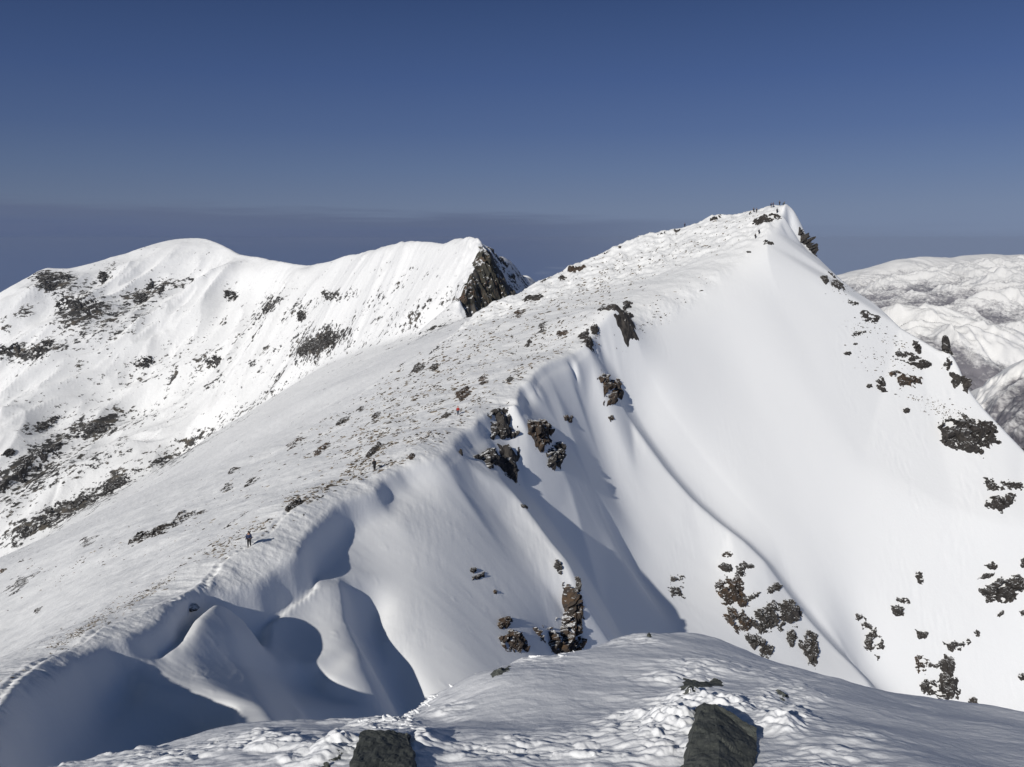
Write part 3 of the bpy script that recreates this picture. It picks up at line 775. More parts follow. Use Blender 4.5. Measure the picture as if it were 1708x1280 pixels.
range_mesh('far_range', R1, RG + [[(1400,640,7050),(1600,590,7050),(1750,560,7050),(1900,540,7050)]],
           0.30, 0.72, 6900, 12900, 640, 640, 71, 62, 250, 'pale snowy mountain range with wooded lower slopes, farthest off at the right edge', for1, 1200, (-0.55, 0.83))
R2 = [(1380,560,4000),(1440,522,3900),(1478,511,3800),(1500,509,3750),(1530,513,3700),(1560,510,3650),(1582,514,3600),(1600,523,3550),(1630,537,3450),(1660,546,3400),(1690,548,3350),(1740,570,3300),(1850,640,3200)]
def for2(qx, qy, z, x, y):
    t = sstep(0, 60, qy - np.interp(qx, [p[0] for p in R2], [p[1] for p in R2]) - 22 + 22 * fbm(x / 160, y / 160, 3, seed=13))
    return 0.34 + 0.42 * t
range_mesh('middle_range', R2, [[(1380,640,3300),(1480,580,3300),(1560,580,3200),(1640,620,3000),(1708,660,2900),(1850,720,2800)],[(1380,740,2800),(1500,680,2800),(1600,680,2700),(1700,730,2500),(1850,800,2400)]],
           0.32, 0.74, 2450, 4300, 520, 330, 171, 46, 90, 'rounded snowy mountain with dark wooded spurs behind the peak’s right shoulder'.replace('’', "'"), for2, 500, (-0.62, 0.78))
R3 = [(1560,720,2300),(1610,680,2250),(1640,650,2200),(1655,630,2180),(1680,612,2150),(1708,598,2120),(1760,585,2080),(1850,570,2000)]
def for3(qx, qy, z, x, y):
    return 0.40 + 0.34 * sstep(6, 50, qy - np.interp(qx, [p[0] for p in R3], [p[1] for p in R3]) + 18 * fbm(x / 70, y / 70, 3, seed=23))
range_mesh('near_spur', R3, [[(1560,760,2000),(1640,720,1900),(1708,700,1800),(1850,690,1700)],[(1560,860,1500),(1708,820,1500),(1850,800,1450)]],
           0.40, 0.76, 1400, 2450, 420, 260, 271, 22, 50, 'low snowy spur with scattered trees at the right edge, below the middle range', for3, 250, (0.6, 0.8))
# valley floor and distant plain, one sheet to the horizon
gn = 60; gx = np.linspace(-15000, 15000, gn); gy = np.linspace(-400, 14500, gn)
GX, GY = np.meshgrid(gx, gy); GZ = -1250 + 40 * fbm(GX / 1800, GY / 1800, 3, seed=5) - np.clip(-GY, 0, 1) * 0
gm = mesh_obj('valley_floor', np.stack([GX, GY, GZ], -1).reshape(-1, 3), grid_faces(gn, gn), M_RANGE, attrs={'rock': np.full(GX.shape, .6)})
tag(gm, kind='structure')
print('ranges', time.time() - T00)
# ------------------------------------------------------------------ the rimed summit knoll underfoot
kf = Field(-11, 12, 0.4, 13.5, 0.03)
KS = [(-160,1330,4.1),(-60,1302,4.2),(60,1276,4.3),(150,1255,4.5),(250,1231,4.8),(350,1204,5.0),(430,1187,5.1),(500,1187,5.0),(560,1192,4.9),(600,1194,4.8),(640,1186,4.8),(680,1186,4.9),(715,1158,5.2),(755,1122,5.25),(790,1108,5.35),(850,1086,5.6),(900,1082,5.75),(960,1077,5.9),(985,1058,6.1),
      (1040,1041,6.3),(1060,1038,6.35),(1085,1046,6.35),(1120,1044,6.45),(1132,1032,6.55),(1160,1029,6.6),(1185,1030,6.6),(1203,1042,6.55),(1228,1066,6.4),(1270,1090,6.3),(1350,1112,6.3),(1430,1131,6.3),(1500,1146,6.4),(1600,1168,6.2),(1708,1186,6.0),(1850,1215,5.9),(2000,1260,5.8)]
ksP = [pt(*p) for p in KS]
kf.line(ksP, 0.5, 0.15)
kf.line([p + np.array([0, 0.5, -0.55]) for p in ksP], 0.0, 0.5)
kf.line([p + np.array([0, 2.0, -3.2]) for p in ksP], 0.0, 0.8)
kf.dots([p + np.array([0, 5.2, -8.2]) for p in ksP[::4]])
KI = [(0,1400,2.7),(200,1296,3.6),(300,1256,4.2),(120,1290,3.9),(450,1240,4.05),(545,1290,3.2),(545,1240,3.9),(400,1340,2.9),(760,1200,4.25),(720,1300,3.1),(730,1240,3.7),(850,1250,3.5),(850,1150,4.65),(930,1200,4.1),
      (1000,1240,3.6),(1000,1150,4.6),(1000,1100,5.3),(1100,1200,4.1),(1120,1150,4.7),(1150,1080,5.6),(1210,1150,4.75),(1250,1110,5.5),(1300,1250,3.35),(1300,1165,4.6),(1400,1180,4.5),(1400,1250,3.5),(1550,1205,4.7),
      (1550,1270,3.5),(1700,1235,4.3),(1700,1300,3.2),(-100,1500,2.0),(400,1450,2.05),(854,1450,1.95),(1300,1450,1.95),(1800,1450,2.0),(640,1300,3.05),(1190,1310,2.9),(596,1220,3.64),(686,1223,3.66),(576,1256,3.42),(702,1256,3.44),(640,1310,3.0),(1172,1168,3.96),(1222,1182,3.86),(1272,1212,3.72),(1132,1240,3.42),(1284,1262,3.42)]
kf.dots([pt(*p) for p in KI])
kf.dots([(-11,.4,-2.6),(-4,.4,-1.7),(0,.4,-1.55),(4,.4,-1.8),(12,.4,-4.5),(12,4,-5),(12,13.5,-16),(-11,13.5,-16),(-11,4,-4.5),(-6,.4,-2.0),(8,.4,-2.6)])
kf.solve(); kf.smooth(0.05, 0.22)
COLLAR = [(pt(x, y, d)[0], pt(x, y, d)[1], rx, ry, h) for x, y, d, rx, ry, h in ((560,1240,3.55,.08,.2,.05),(705,1245,3.6,.06,.2,.05),(1120,1200,3.85,.13,.25,.06),(1150,1150,4.35,.12,.12,.05),(1225,1165,4.1,.16,.12,.05),(1300,1215,3.75,.10,.14,.05),(1175,1158,4.2,.2,.1,.04))]
def knoll_zone(x, y):
    """how rough the rime is: crusty at the left, round the rocks and along the rim, scoured smooth in the middle and on the right"""
    qx, qy = project(x, y, kf.at(x, y, cubic=False))
    r = 0.10 + 0 * qx
    for (cx, cy, rx, ry, w) in ((200,1270,330,40,.8),(480,1255,160,40,.9),(620,1200,80,26,1),(740,1180,50,22,.8),(1090,1220,110,60,1),(1150,1130,110,40,.7),(1290,1190,110,60,.8),(900,1260,300,35,.8),(1380,1260,140,40,.7),(1040,1060,90,22,.6),(860,1100,110,18,.6),(1290,1120,60,14,.45)):
        r = np.maximum(r, w * np.exp(-(((qx - cx) / rx) ** 2 + ((qy - cy) / ry) ** 2)))
    return np.clip(r, 0, 1)
def knoll_h(x, y):
    z = kf.at(x, y); zn = knoll_zone(x, y)
    # rime grows toward the wind, from the left: clumps drawn out along x and stepped on their left side
    wx = x + 0.05 * fbm(x * 6, y * 6, 3, seed=80)
    f1, f2, cid = voro(wx * 7.0 + 3, y * 13.0, 81)
    g1, g2, gid = voro(wx * 17.0, y * 27.0 + 5, 85)
    clump = (1 - np.clip(f1 * 1.35, 0, 1) ** 2) * (0.3 + 0.7 * cid)
    clum2 = (1 - np.clip(g1 * 1.35, 0, 1) ** 2) * (0.3 + 0.7 * gid)
    pat = sstep(-0.25, 0.35, fbm(x * 1.6, y * 2.4, 3, seed=88) + (zn - 0.5) * 0.9)
    for (cx, cy, rx, ry, hh) in COLLAR:
        z = z + hh * np.exp(-((x - cx) / rx) ** 2 - ((y - cy) / ry) ** 2) * (1 + 0.7 * fbm(x * 9, y * 12, 3, 0.6, seed=97))
    z = z + zn * pat * (0.034 * clump + 0.017 * clum2) + zn * 0.03 * fbm(x * 4, y * 6, 3, seed=83)
    z = z + 0.05 * fbm(x * 0.8, y * 0.9, 2, seed=90) + 0.0022 * fbm(x * 11, y * 11, 4, 0.55, seed=91) + 0.004 * fbm(x * 2.4, y * 2.6, 3, seed=92)
    sc_ = sstep(0.0, 0.7, fbm(x * 0.9, y * 1.3, 3, seed=94))
    z = z + (1 - zn) * sc_ * 0.003 * ridged(x * 2.4 + y * 0.8, y * 5.0 + 0.8 * fbm(x, y, 2, seed=95), 3, seed=93)
    return z
U = np.linspace(-0.78, 0.80, 1500); V = np.concatenate([np.linspace(1.2, 2.5, 30, endpoint=False), np.geomspace(2.5, 8.6, 760), np.linspace(8.7, 13.2, 24)])
UU, VV = np.meshgrid(U, V); PX = UU * (VV + 0.15); PY = VV; PZ = knoll_h(PX, PY)
knoll = mesh_obj('summit_knoll', np.stack([PX, PY, PZ], -1).reshape(-1, 3), grid_faces(len(U), len(V)), M_KNOLL)
tag(knoll, kind='structure', label='rime-crusted snow of the summit in the foreground')
print('knoll', time.time() - T00)
# ------------------------------------------------------------------ rock material
def rock_material(name, stops, scale, snow_lo, snow_hi, bump, lichen=None):
    m, nt, b = new_mat(name)
    g = N(nt, 'ShaderNodeNewGeometry'); p = g.outputs['Position']
    n1 = noise_node(nt, p, scale, 6, 0.65); n2 = noise_node(nt, p, scale * 5, 5, 0.65)
    c = ramp(nt, mathn(nt, 'ADD', mathn(nt, 'MULTIPLY', n1, 0.65), mathn(nt, 'MULTIPLY', n2, 0.35)), stops).outputs[0]
    if lichen:
        l = noise_node(nt, p, scale * 8, 5, 0.7); lm = N(nt, 'ShaderNodeMapRange'); nt.links.new(l, lm.inputs[0]); lm.inputs[1].default_value = 0.58; lm.inputs[2].default_value = 0.68
        c = mixc(nt, mathn(nt, 'MULTIPLY', lm.outputs[0], 0.7), c, lichen)
    sp = N(nt, 'ShaderNodeSeparateXYZ'); nt.links.new(g.outputs['Normal'], sp.inputs[0])
    v = mathn(nt, 'ADD', sp.outputs[2], mathn(nt, 'MULTIPLY', mathn(nt, 'SUBTRACT', n2, 0.5), 0.7))
    mr = N(nt, 'ShaderNodeMapRange'); nt.links.new(v, mr.inputs[0]); mr.inputs[1].default_value = snow_lo; mr.inputs[2].default_value = snow_hi
    col = mixc(nt, mr.outputs[0], c, (0.86, 0.865, 0.865, 1))
    nt.links.new(col, b.inputs['Base Color']); b.inputs['Roughness'].default_value = 0.85; b.inputs['Specular IOR Level'].default_value = 0.25
    bp = N(nt, 'ShaderNodeBump'); bp.inputs['Distance'].default_value = bump; nt.links.new(n2, bp.inputs['Height']); nt.links.new(bp.outputs[0], b.inputs['Normal'])
    return m
DK = [(0.30, (0.018, 0.017, 0.017, 1)), (0.5, (0.045, 0.041, 0.038, 1)), (0.7, (0.085, 0.075, 0.066, 1))]
BR = [(0.30, (0.02, 0.018, 0.017, 1)), (0.47, (0.048, 0.040, 0.035, 1)), (0.60, (0.085, 0.054, 0.032, 1)), (0.72, (0.12, 0.08, 0.042, 1))]
TN = [(0.30, (0.05, 0.042, 0.036, 1)), (0.5, (0.10, 0.083, 0.068, 1)), (0.7, (0.18, 0.155, 0.12, 1))]
M_DARK = rock_material('dark_rock', DK, 0.7, 0.86, 0.98, 0.10)
M_BROWN = rock_material('brown_rock', BR, 0.8, 0.86, 0.98, 0.10)
M_TAN = rock_material('tan_rock', TN, 0.8, 0.88, 1.0, 0.10)
M_FARROCK = rock_material('far_rock', [(0.3, (0.02, 0.02, 0.02, 1)), (0.55, (0.055, 0.052, 0.05, 1)), (0.7, (0.10, 0.09, 0.075, 1))], 0.10, 0.80, 0.98, 1.0)
M_FORE = rock_material('greenish_rock', [(0.3, (0.045, 0.05, 0.046, 1)), (0.5, (0.085, 0.092, 0.084, 1)), (0.7, (0.14, 0.145, 0.13, 1))], 9.0, 1.3, 1.5, 0.003, lichen=(0.20, 0.20, 0.165, 1))
M_CLIFF = rock_material('cliff_rock', [(0.3, (0.03, 0.03, 0.028, 1)), (0.5, (0.07, 0.066, 0.05, 1)), (0.62, (0.13, 0.075, 0.05, 1)), (0.75, (0.09, 0.085, 0.06, 1))], 0.05, 0.62, 0.85, 1.5)
MATS = dict(c=M_CLIFF, d=M_DARK, b=M_BROWN, t=M_TAN, f=M_FARROCK, g=M_FORE)

def sdist(s, t, poly):
    """signed distance to a polygon, positive inside"""
    d = np.full(s.shape, 1e9); ins = np.zeros(s.shape, bool); n = len(poly)
    for i in range(n):
        a = poly[i]; b = poly[(i + 1) % n]; e = b - a; L = e @ e + 1e-12
        q = np.clip(((s - a[0]) * e[0] + (t - a[1]) * e[1]) / L, 0, 1)
        d = np.minimum(d, np.hypot(s - a[0] - q * e[0], t - a[1] - q * e[1]))
        c = ((a[1] > t) != (b[1] > t)) & (s < (b[0] - a[0]) * (t - a[1]) / (b[1] - a[1] + 1e-12) + a[0])
        ins ^= c
    return np.where(ins, d, -d)

def blob_rock(label, c, r, mat, seed, nm='rock_outcrop', cat='rock outcrop'):
    """a free-standing angular rock half buried in a steep snow wall"""
    bm = bmesh.new(); bmesh.ops.create_icosphere(bm, subdivisions=5, radius=1)
    V = np.array([v.co for v in bm.verts]); rr_ = np.random.default_rng(seed)
    for k in range(13):
        d = rr_.normal(size=3); d /= np.linalg.norm(d); t = 0.62 + 0.3 * rr_.random(); q = V @ d
        V = V - np.outer(np.maximum(q - t, 0), d)
    V = V * (1 + 0.10 * fbm(V[:, 0] * 3 + V[:, 2] * 2, V[:, 1] * 3 - V[:, 2] * 2, 4, 0.6, seed=seed))[:, None] * np.array(r)
    for v, q in zip(bm.verts, V): v.co = Vector(q)
    me = bpy.data.meshes.new(nm); bm.to_mesh(me); bm.free(); me.materials.append(MATS[mat])
    o = bpy.data.objects.new(nm, me); COL.objects.link(o); o.location = c; tag(o, label, cat); return o
OUT_I = [0]
def outcrop(label, poly, hf, yr, mat='d', amp=None, cover=0.25, nm='rock_outcrop', cat='rock outcrop', group=None, rag=0.16, block=1.0, res=95, parent=None, grain=1.0):
    """a crag that rises out of the snow: its outline is where its own surface dips under the snow.
    poly: outline points as seen, or (cx, cy, rx, ry, tilt)"""
    OUT_I[0] += 1; sd0 = 1000 + OUT_I[0] * 17
    if len(poly) == 5 and not hasattr(poly[0], '__len__'):
        cx, cy, rx, ry, an = poly; a = math.radians(an); rg = np.random.default_rng(sd0)
        poly = []
        for k in range(12):
            th = k / 12 * 2 * math.pi; r = 0.82 + 0.36 * rg.random()
            u, v = rx * r * math.cos(th), ry * r * math.sin(th)
            poly.append((cx + u * math.cos(a) - v * math.sin(a), cy + u * math.sin(a) + v * math.cos(a)))
    pp = np.array(poly, float)
    P = march(hf, pp[:, 0], pp[:, 1], yr[0], yr[1])
    for _ in range(8):
        if np.isfinite(P[:, 1]).sum() >= 2: break
        pp[:, 1] += 2.0; P = march(hf, pp[:, 0], pp[:, 1], yr[0], yr[1])
    med = np.nanmedian(P[:, 1])
    bad = np.isnan(P[:, 0]) | (np.abs(P[:, 1] - med) > 0.12 * med)
    for k in np.where(bad)[0]: P[k] = pt(pp[k, 0], pp[k, 1], med)
    C = P.mean(0); size = max(np.linalg.norm(P - C, axis=1).max(), 1e-3)
    e = size * 0.5
    gx = (hf(np.array([C[0] + e]), np.array([C[1]])) - hf(np.array([C[0] - e]), np.array([C[1]])))[0] / (2 * e)
    gy = (hf(np.array([C[0]]), np.array([C[1] + e])) - hf(np.array([C[0]]), np.array([C[1] - e])))[0] / (2 * e)
    n = np.array([-gx, -gy, 1.0]); n /= np.linalg.norm(n)
    t1 = np.cross([0, 0, 1.0], n); t1 = t1 / np.linalg.norm(t1) if np.linalg.norm(t1) > 1e-3 else np.array([1.0, 0, 0]); t2 = np.cross(n, t1)
    ss = (P - C) @ t1; tt = (P - C) @ t2; poly2 = np.stack([ss, tt], 1)
    mgn = 0.18 * size
    a0, a1, b0, b1 = ss.min() - mgn, ss.max() + mgn, tt.min() - mgn, tt.max() + mgn
    st = max(max(a1 - a0, b1 - b0) / res, med / FPX * 0.55)
    na, nb = max(10, int((a1 - a0) / st)), max(10, int((b1 - b0) / st))
    S, Tt = np.meshgrid(np.linspace(a0, a1, na), np.linspace(b0, b1, nb))
    mn = min(a1 - a0, b1 - b0)
    L = np.clip(mn, 0.3 * size, 2 * size); f = grain * 2.2 / L
    wS = S + 0.10 * mn * fbm(S * f, Tt * f, 3, seed=sd0); wT = Tt + 0.10 * mn * fbm(S * f + 9, Tt * f, 3, seed=sd0 + 3)
    sd = sdist(wS, wT, poly2) + rag * mn * 0.5 * fbm(S * f * 2.3, Tt * f * 2.3, 4, 0.6, seed=sd0 + 5)
    A = amp if amp else 0.22 * mn
    f1, f2, cid = voro(wS * f * 1.7, wT * f * 1.7, sd0 + 7); g1, g2, gid = voro(wS * f * 4.2, wT * f * 4.2, sd0 + 8)
    rough = block * (0.75 * (cid - 0.35) + 0.22 * (gid - 0.4) + 0.14 * ridged(S * f * 2.5, Tt * f * 2.5, 2, seed=sd0 + 11) - 0.25 * (f2 - f1 < 0.06))
    h = np.clip(sd / (0.22 * mn), -0.4, 1) * A * 0.55
    ins = sstep(-0.02 * mn, 0.10 * mn, sd)
    h = h + A * ins * rough
    if cover > 0:
        cv = fbm(S * f * 1.3 + 5, Tt * f * 2.0, 4, 0.6, seed=sd0 + 21)
        h = h - A * 1.6 * sstep(0.42 - cover, 0.62 - cover, cv)
    h = np.maximum(h, -0.22 * A - 0.02 * mn)
    Bx = C[0] + S * t1[0] + Tt * t2[0]; By = C[1] + S * t1[1] + Tt * t2[1]
    Bz = hf(Bx, By)
    Vv = np.stack([Bx + h * n[0], By + h * n[1], Bz + h * n[2]], -1).reshape(-1, 3)
    Fq = grid_faces(na, nb); keep = ((h.ravel()[Fq] > -0.02 * A) | (sd.ravel()[Fq] > 0)).any(axis=1)
    Fq = Fq[keep]
    if len(Fq) == 0: print('EMPTY', label); return None
    lab = np.arange(len(Vv)); big = len(Vv)
    for _ in range(400):
        m_ = lab[Fq].min(axis=1); new = lab.copy(); np.minimum.at(new, Fq.ravel(), np.repeat(m_, 4)); new = new[new]
        if (new == lab).all(): break
        lab = new
    fl = lab[Fq[:, 0]]; ids, cnt = np.unique(fl, return_counts=True)
    if len(ids) > 1: Fq = Fq[fl == ids[cnt.argmax()]] if cnt.max() > 0.45 * cnt.sum() or OUT_I[0] > 90 else Fq[np.isin(fl, ids[cnt > 0.1 * cnt.max()])]
    used = np.unique(Fq); mp = np.zeros(len(Vv), int); mp[used] = np.arange(len(used))
    Vv = Vv[used]; Fq = mp[Fq]
    org = C
    o = mesh_obj(nm, Vv - org, Fq, MATS[mat], parent, smooth=False)
    o.location = org
    if not parent: tag(o, label, cat, group)
    return o
# ------------------------------------------------------------------ crags and rocks on the near mountain
NH, NY = near_h, (26, 420)
G1 = 'crags below the cornice'
def nr(label, poly, mat='d', yr=None, **k): return outcrop(label, poly, NH, yr or NY, mat, **k)
nr('big black crag in the shadow right below the cornice edge, left of the twin crags', [(812,706),(826,682),(850,678),(862,700),(858,728),(848,745),(863,742),(858,765),(846,782),(826,788),(812,772),(797,766),(808,742),(822,735)], amp=1.8, cover=0.14)
nr('brown-topped crag, upper of the two right of the big black crag', [(882,706),(898,700),(914,706),(920,722),(912,738),(905,752),(893,748),(890,730),(880,722)], 'b', amp=1.4, cover=0.12)
nr('dark pointed crag, lower of the two right of the big black crag', [(926,738),(938,744),(942,765),(936,780),(920,781),(908,770),(914,758),(922,752)], 'd', amp=1.5, cover=0.08)
nr('round brown crag below the ridge crest with a long blue shadow on its right', [(996,632),(1014,630),(1018,640),(1030,632),(1037,650),(1036,668),(1024,679),(1012,674),(1002,660),(1006,646)], 'b', amp=1.5, cover=0.16)
nr('small heart-shaped rock on the smooth snow below the cornice', [(939,693),(947,696),(957,692),(958,699),(950,706),(942,701)], 'b', amp=0.6, cover=0)
nr('small rock at the top of the long white rib', [(1014,696),(1022,693),(1024,700),(1018,704)], 'b', amp=0.5, cover=0)
blob_rock('thin black shard standing in the shadow under the cornice, left of the big black crag', march(NH, [769], [758], 60, 200)[0], (0.38, 0.4, 0.95), 'd', 47)
nr('tall dark crag on the crest where the bowl begins', [(1010,512),(1022,500),(1036,494),(1048,500),(1050,512),(1044,520),(1052,530),(1054,546),(1046,548),(1036,532),(1022,524),(1014,530)], 'd', amp=2.2, cover=0.15)
nr('dark block on the crest just below the crag where the bowl begins', [(985,545),(993,542),(998,552),(994,561),(987,558)], 'd', amp=1.2, cover=0)
nr('ragged rock on the crest above the top end of the cornice', [(966,556),(976,552),(986,560),(990,574),(984,584),(972,578),(964,568)], 'd', amp=1.2, cover=0.22)
nr('pale brown rocks on the slope left of the crest crags', (938,556,12,5,-12), 'b', amp=0.5, cover=0.25)
blob_rock('dark lip of rock under the near cornice, by the first bend of the track', march(NH, [318], [1014], 30, 120)[0], (1.15, 0.8, 0.26), 'd', 44)
nr('oval dark rock on the bright snow of the broad face', [(786,962),(796,960),(808,955),(808,961),(798,967),(788,967)], 'd', amp=0.5, cover=0)
nr('small round rock just above the oval dark rock', (789,952,5,4,20), 'd', amp=0.35, cover=0)
nr('tiny slanting rock below the oval dark rock', (826,988,4,3,50), 'b', amp=0.3, cover=0)
nr('rusty brown rock, upper of the two left of the black cliff', (840,1040,13,9,-20), 'b', amp=0.9, cover=0.1)
nr('rusty brown rock, lower and larger of the two left of the black cliff', [(832,1060),(846,1050),(866,1054),(874,1068),(880,1084),(866,1088),(850,1086),(838,1078)], 'b', amp=1.2, cover=0.05)
nr('black and rust cliff at the foot of the big snow rib', [(882,1036),(904,1030),(924,1028),(932,1006),(950,990),(966,994),(974,1010),(976,1050),(976,1085),(952,1088),(926,1090),(908,1070),(892,1056)], 'b', amp=2.2, cover=0.26, rag=0.22, res=150)
nr('narrow dark pillar on the shadowed side of the big snow rib', [(958,956),(964,958),(967,975),(964,990),(958,984)], 'd', amp=0.8, cover=0.1)
nr('ragged dark rock in shadow near the end of the big snow rib', (931,945,7,13,-20), 'd', amp=0.5, cover=0.3)
nr('loose dark stones in the shadow beside the big snow rib', (874,846,7,3,30), 'd', amp=0.3, cover=0.25)
nr('leaf-shaped patch of dark slabs on the lit flank of the second rib', [(1117,976),(1126,962),(1136,954),(1140,970),(1138,988),(1141,1001),(1132,996),(1122,994),(1116,986)], 'd', amp=0.7, cover=0.30, rag=0.25)
nr('small brown tuft of rock above the rusty crags of the second rib', (1214,925,10,5,0), 'b', amp=0.4, cover=0.3)
nr('dark slab at the upper left of the rusty crags', [(1197,945),(1206,938),(1220,944),(1220,952),(1206,956)], 'd', amp=0.8, cover=0)
nr('rusty crag at the left of the second rib, beside its bright edge', [(1194,972),(1212,962),(1232,958),(1240,970),(1236,990),(1246,1006),(1226,1012),(1206,1004),(1194,990)], 'b', amp=1.3, cover=0.13, rag=0.25)
nr('arching band of dark rock over the top of the rusty crags', [(1222,962),(1230,946),(1250,938),(1260,944),(1244,950),(1236,966),(1240,976),(1228,976)], 'd', amp=0.8, cover=0.1)
nr('dark crag low at the left of the second rib, half sunk in snow', [(1206,1022),(1222,1010),(1240,1020),(1252,1040),(1262,1052),(1246,1058),(1228,1050),(1214,1040)], 'b', amp=1.2, cover=0.13, rag=0.25)
nr('dark crag in the middle of the rusty crags', [(1254,1040),(1262,1020),(1278,1012),(1290,1026),(1296,1040),(1280,1054),(1268,1060),(1258,1052)], 'd', amp=1.3, cover=0.15, rag=0.22)
nr('long dark slab in the middle right of the rusty crags', [(1234,1000),(1254,992),(1268,986),(1264,996),(1246,1006),(1236,1008)], 'd', amp=0.8, cover=0.05)
nr('dark stones near the bright upper edge of the second rib', (1290,982,14,7,-20), 'd', amp=0.7, cover=0.22)
nr('broad black crag at the right of the rusty crags, below the bright edge', [(1272,1014),(1292,1006),(1316,1002),(1330,1008),(1336,1030),(1326,1044),(1310,1038),(1304,1056),(1288,1044),(1278,1030)], 'd', amp=1.5, cover=0.13, rag=0.22)
nr('lowest dark band of the rusty crags, just above the snow of the summit', [(1244,1060),(1262,1058),(1276,1068),(1290,1084),(1284,1096),(1264,1090),(1250,1076)], 'd', amp=1.1, cover=0.13, rag=0.22)
nr('dark streak hanging below the middle of the rusty crags', [(1312,1056),(1322,1050),(1328,1064),(1324,1080),(1314,1078)], 'd', amp=0.8, cover=0.15)
nr('tall black cliff at the lower right end of the second rib', [(1340,1060),(1352,1052),(1362,1066),(1366,1086),(1364,1112),(1348,1108),(1338,1090)], 'd', amp=1.5, cover=0.15, rag=0.2)
G2 = 'loose rocks low in the bowl'
nr('slanting cluster of dark slabs low in the middle of the bowl', [(1424,1022),(1436,1024),(1448,1040),(1462,1052),(1474,1068),(1476,1084),(1462,1096),(1454,1078),(1444,1082),(1438,1066),(1446,1056),(1432,1040)], 'd', amp=1.0, cover=0.34, rag=0.3, res=140)
nr('single round dark rock in the bowl, left of the lower cliff', [(1487,1012),(1496,1009),(1508,1014),(1507,1024),(1496,1030),(1488,1022)], 'd', amp=1.2, cover=0)
nr('little stones just above the single round rock', (1507,1002,12,6,15), 'd', amp=0.5, cover=0.30)
nr('small square rock high above the round rock in the bowl', [(1527,954),(1538,955),(1540,974),(1532,974),(1528,964)], 'd', amp=0.9, cover=0.05)
nr('small dark rock above the lower cliff', [(1525,1050),(1536,1054),(1549,1054),(1546,1064),(1534,1066)], 'd', amp=1.1, cover=0)
nr('dark rocks with a trail of stones to the upper right of the lower cliff', [(1574,1072),(1588,1070),(1600,1072),(1616,1064),(1620,1068),(1606,1082),(1594,1088),(1582,1084)], 'd', amp=1.1, cover=0.20)
nr('tiny leaning stone to the right of the lower cliff top', (1630,1057,6,4,60), 'd', amp=0.5, cover=0.1)
nr('row of thin dark ledges at the left shoulder of the lower cliff', [(1526,1096),(1540,1092),(1548,1100),(1546,1118),(1530,1122),(1526,1110)], 'b', amp=0.7, cover=0.36)
nr('lower cliff of black rock under its snow cap, near the bottom right', [(1534,1134),(1548,1128),(1566,1132),(1576,1116),(1572,1104),(1584,1100),(1596,1114),(1598,1134),(1594,1158),(1588,1172),(1566,1160),(1540,1154),(1534,1142)], 'd', amp=2.2, cover=0.20, res=150)
nr('pair of dark ledges over the lower cliff', [(1544,1100),(1556,1108),(1572,1102),(1588,1098),(1580,1106),(1564,1114),(1550,1112)], 'd', amp=0.9, cover=0.15)
nr('dark rock at the very foot of the face, right of the lower cliff', [(1614,1170),(1624,1162),(1630,1166),(1628,1176),(1618,1176)], 'd', amp=1.0, cover=0.05)
nr('large black crag at the right edge, the middle one', [(1629,984),(1646,978),(1660,972),(1680,962),(1700,960),(1712,970),(1706,990),(1690,1002),(1670,1004),(1650,1004),(1638,992)], 'd', amp=2.4, cover=0.16, res=140)
nr('slab rock just above the middle black crag of the right edge', [(1630,966),(1644,957),(1660,956),(1656,962),(1640,966)], 'd', amp=1.0, cover=0)
nr('pointed rock over the middle black crag of the right edge', [(1642,943),(1656,938),(1664,944),(1660,951),(1648,949)], 'd', amp=1.0, cover=0)
nr('dark rocks cut by the right edge of the view, above the middle crag', [(1700,934),(1716,930),(1720,950),(1704,948)], 'd', amp=1.0, cover=0.1)
nr('small oblong rock below the middle black crag', (1669,1024,7,3.5,-40), 'd', amp=0.7, cover=0)
nr('rock cut by the right edge below the middle crag', [(1700,1020),(1712,1016),(1716,1026),(1704,1028)], 'd', amp=0.9, cover=0)
nr('low rock cut by the right edge near the foot of the face', [(1696,1128),(1706,1122),(1716,1126),(1714,1136),(1702,1136)], 'd', amp=0.9, cover=0.1)
nr('fringe of rock teeth on the right face, above a blunt crag', [(1640,800),(1652,798),(1666,806),(1680,802),(1700,802),(1716,804),(1710,812),(1694,818),(1676,814),(1664,820),(1650,818),(1642,810)], 'd', amp=0.9, cover=0.30, rag=0.3)
nr('blunt crag on the right face under the fringe of rock teeth', [(1642,846),(1650,832),(1668,828),(1686,824),(1693,826),(1690,842),(1678,846),(1670,854),(1652,848)], 'd', amp=1.6, cover=0.08)
nr('widest black crag of the right face, hollowed with snow pockets', [(1562,716),(1568,702),(1584,696),(1604,694),(1630,700),(1652,704),(1664,720),(1668,740),(1650,748),(1634,764),(1620,766),(1618,750),(1600,744),(1580,738),(1564,730)], 'd', amp=2.6, cover=0.17, res=170, rag=0.2)
nr('black crag at the right edge beside the widest crag', [(1680,724),(1694,718),(1712,716),(1718,744),(1704,750),(1692,738)], 'd', amp=1.8, cover=0.12)
nr('band of dark ledges on the right shoulder, above a lone stone', [(1484,622),(1500,618),(1520,626),(1540,632),(1536,640),(1520,648),(1500,644),(1490,632)], 'b', amp=1.2, cover=0.24, rag=0.2)
nr('group of small rocks left of the band of dark ledges', [(1460,634),(1470,628),(1478,634),(1476,648),(1484,654),(1472,654),(1462,646)], 'd', amp=0.9, cover=0.26)
nr('small round rock farthest left on the right shoulder', (1450,644,5,4,0), 'd', amp=0.7, cover=0)
nr('lone round stone on the right shoulder', [(1506,684),(1512,681),(1518,684),(1515,690),(1508,689)], 'd', amp=1.0, cover=0)
nr('dark overhung ledge below the skyline of the right shoulder', [(1515,603),(1530,606),(1536,600),(1548,604),(1553,612),(1546,616),(1532,614),(1520,610)], 'd', amp=1.4, cover=0)
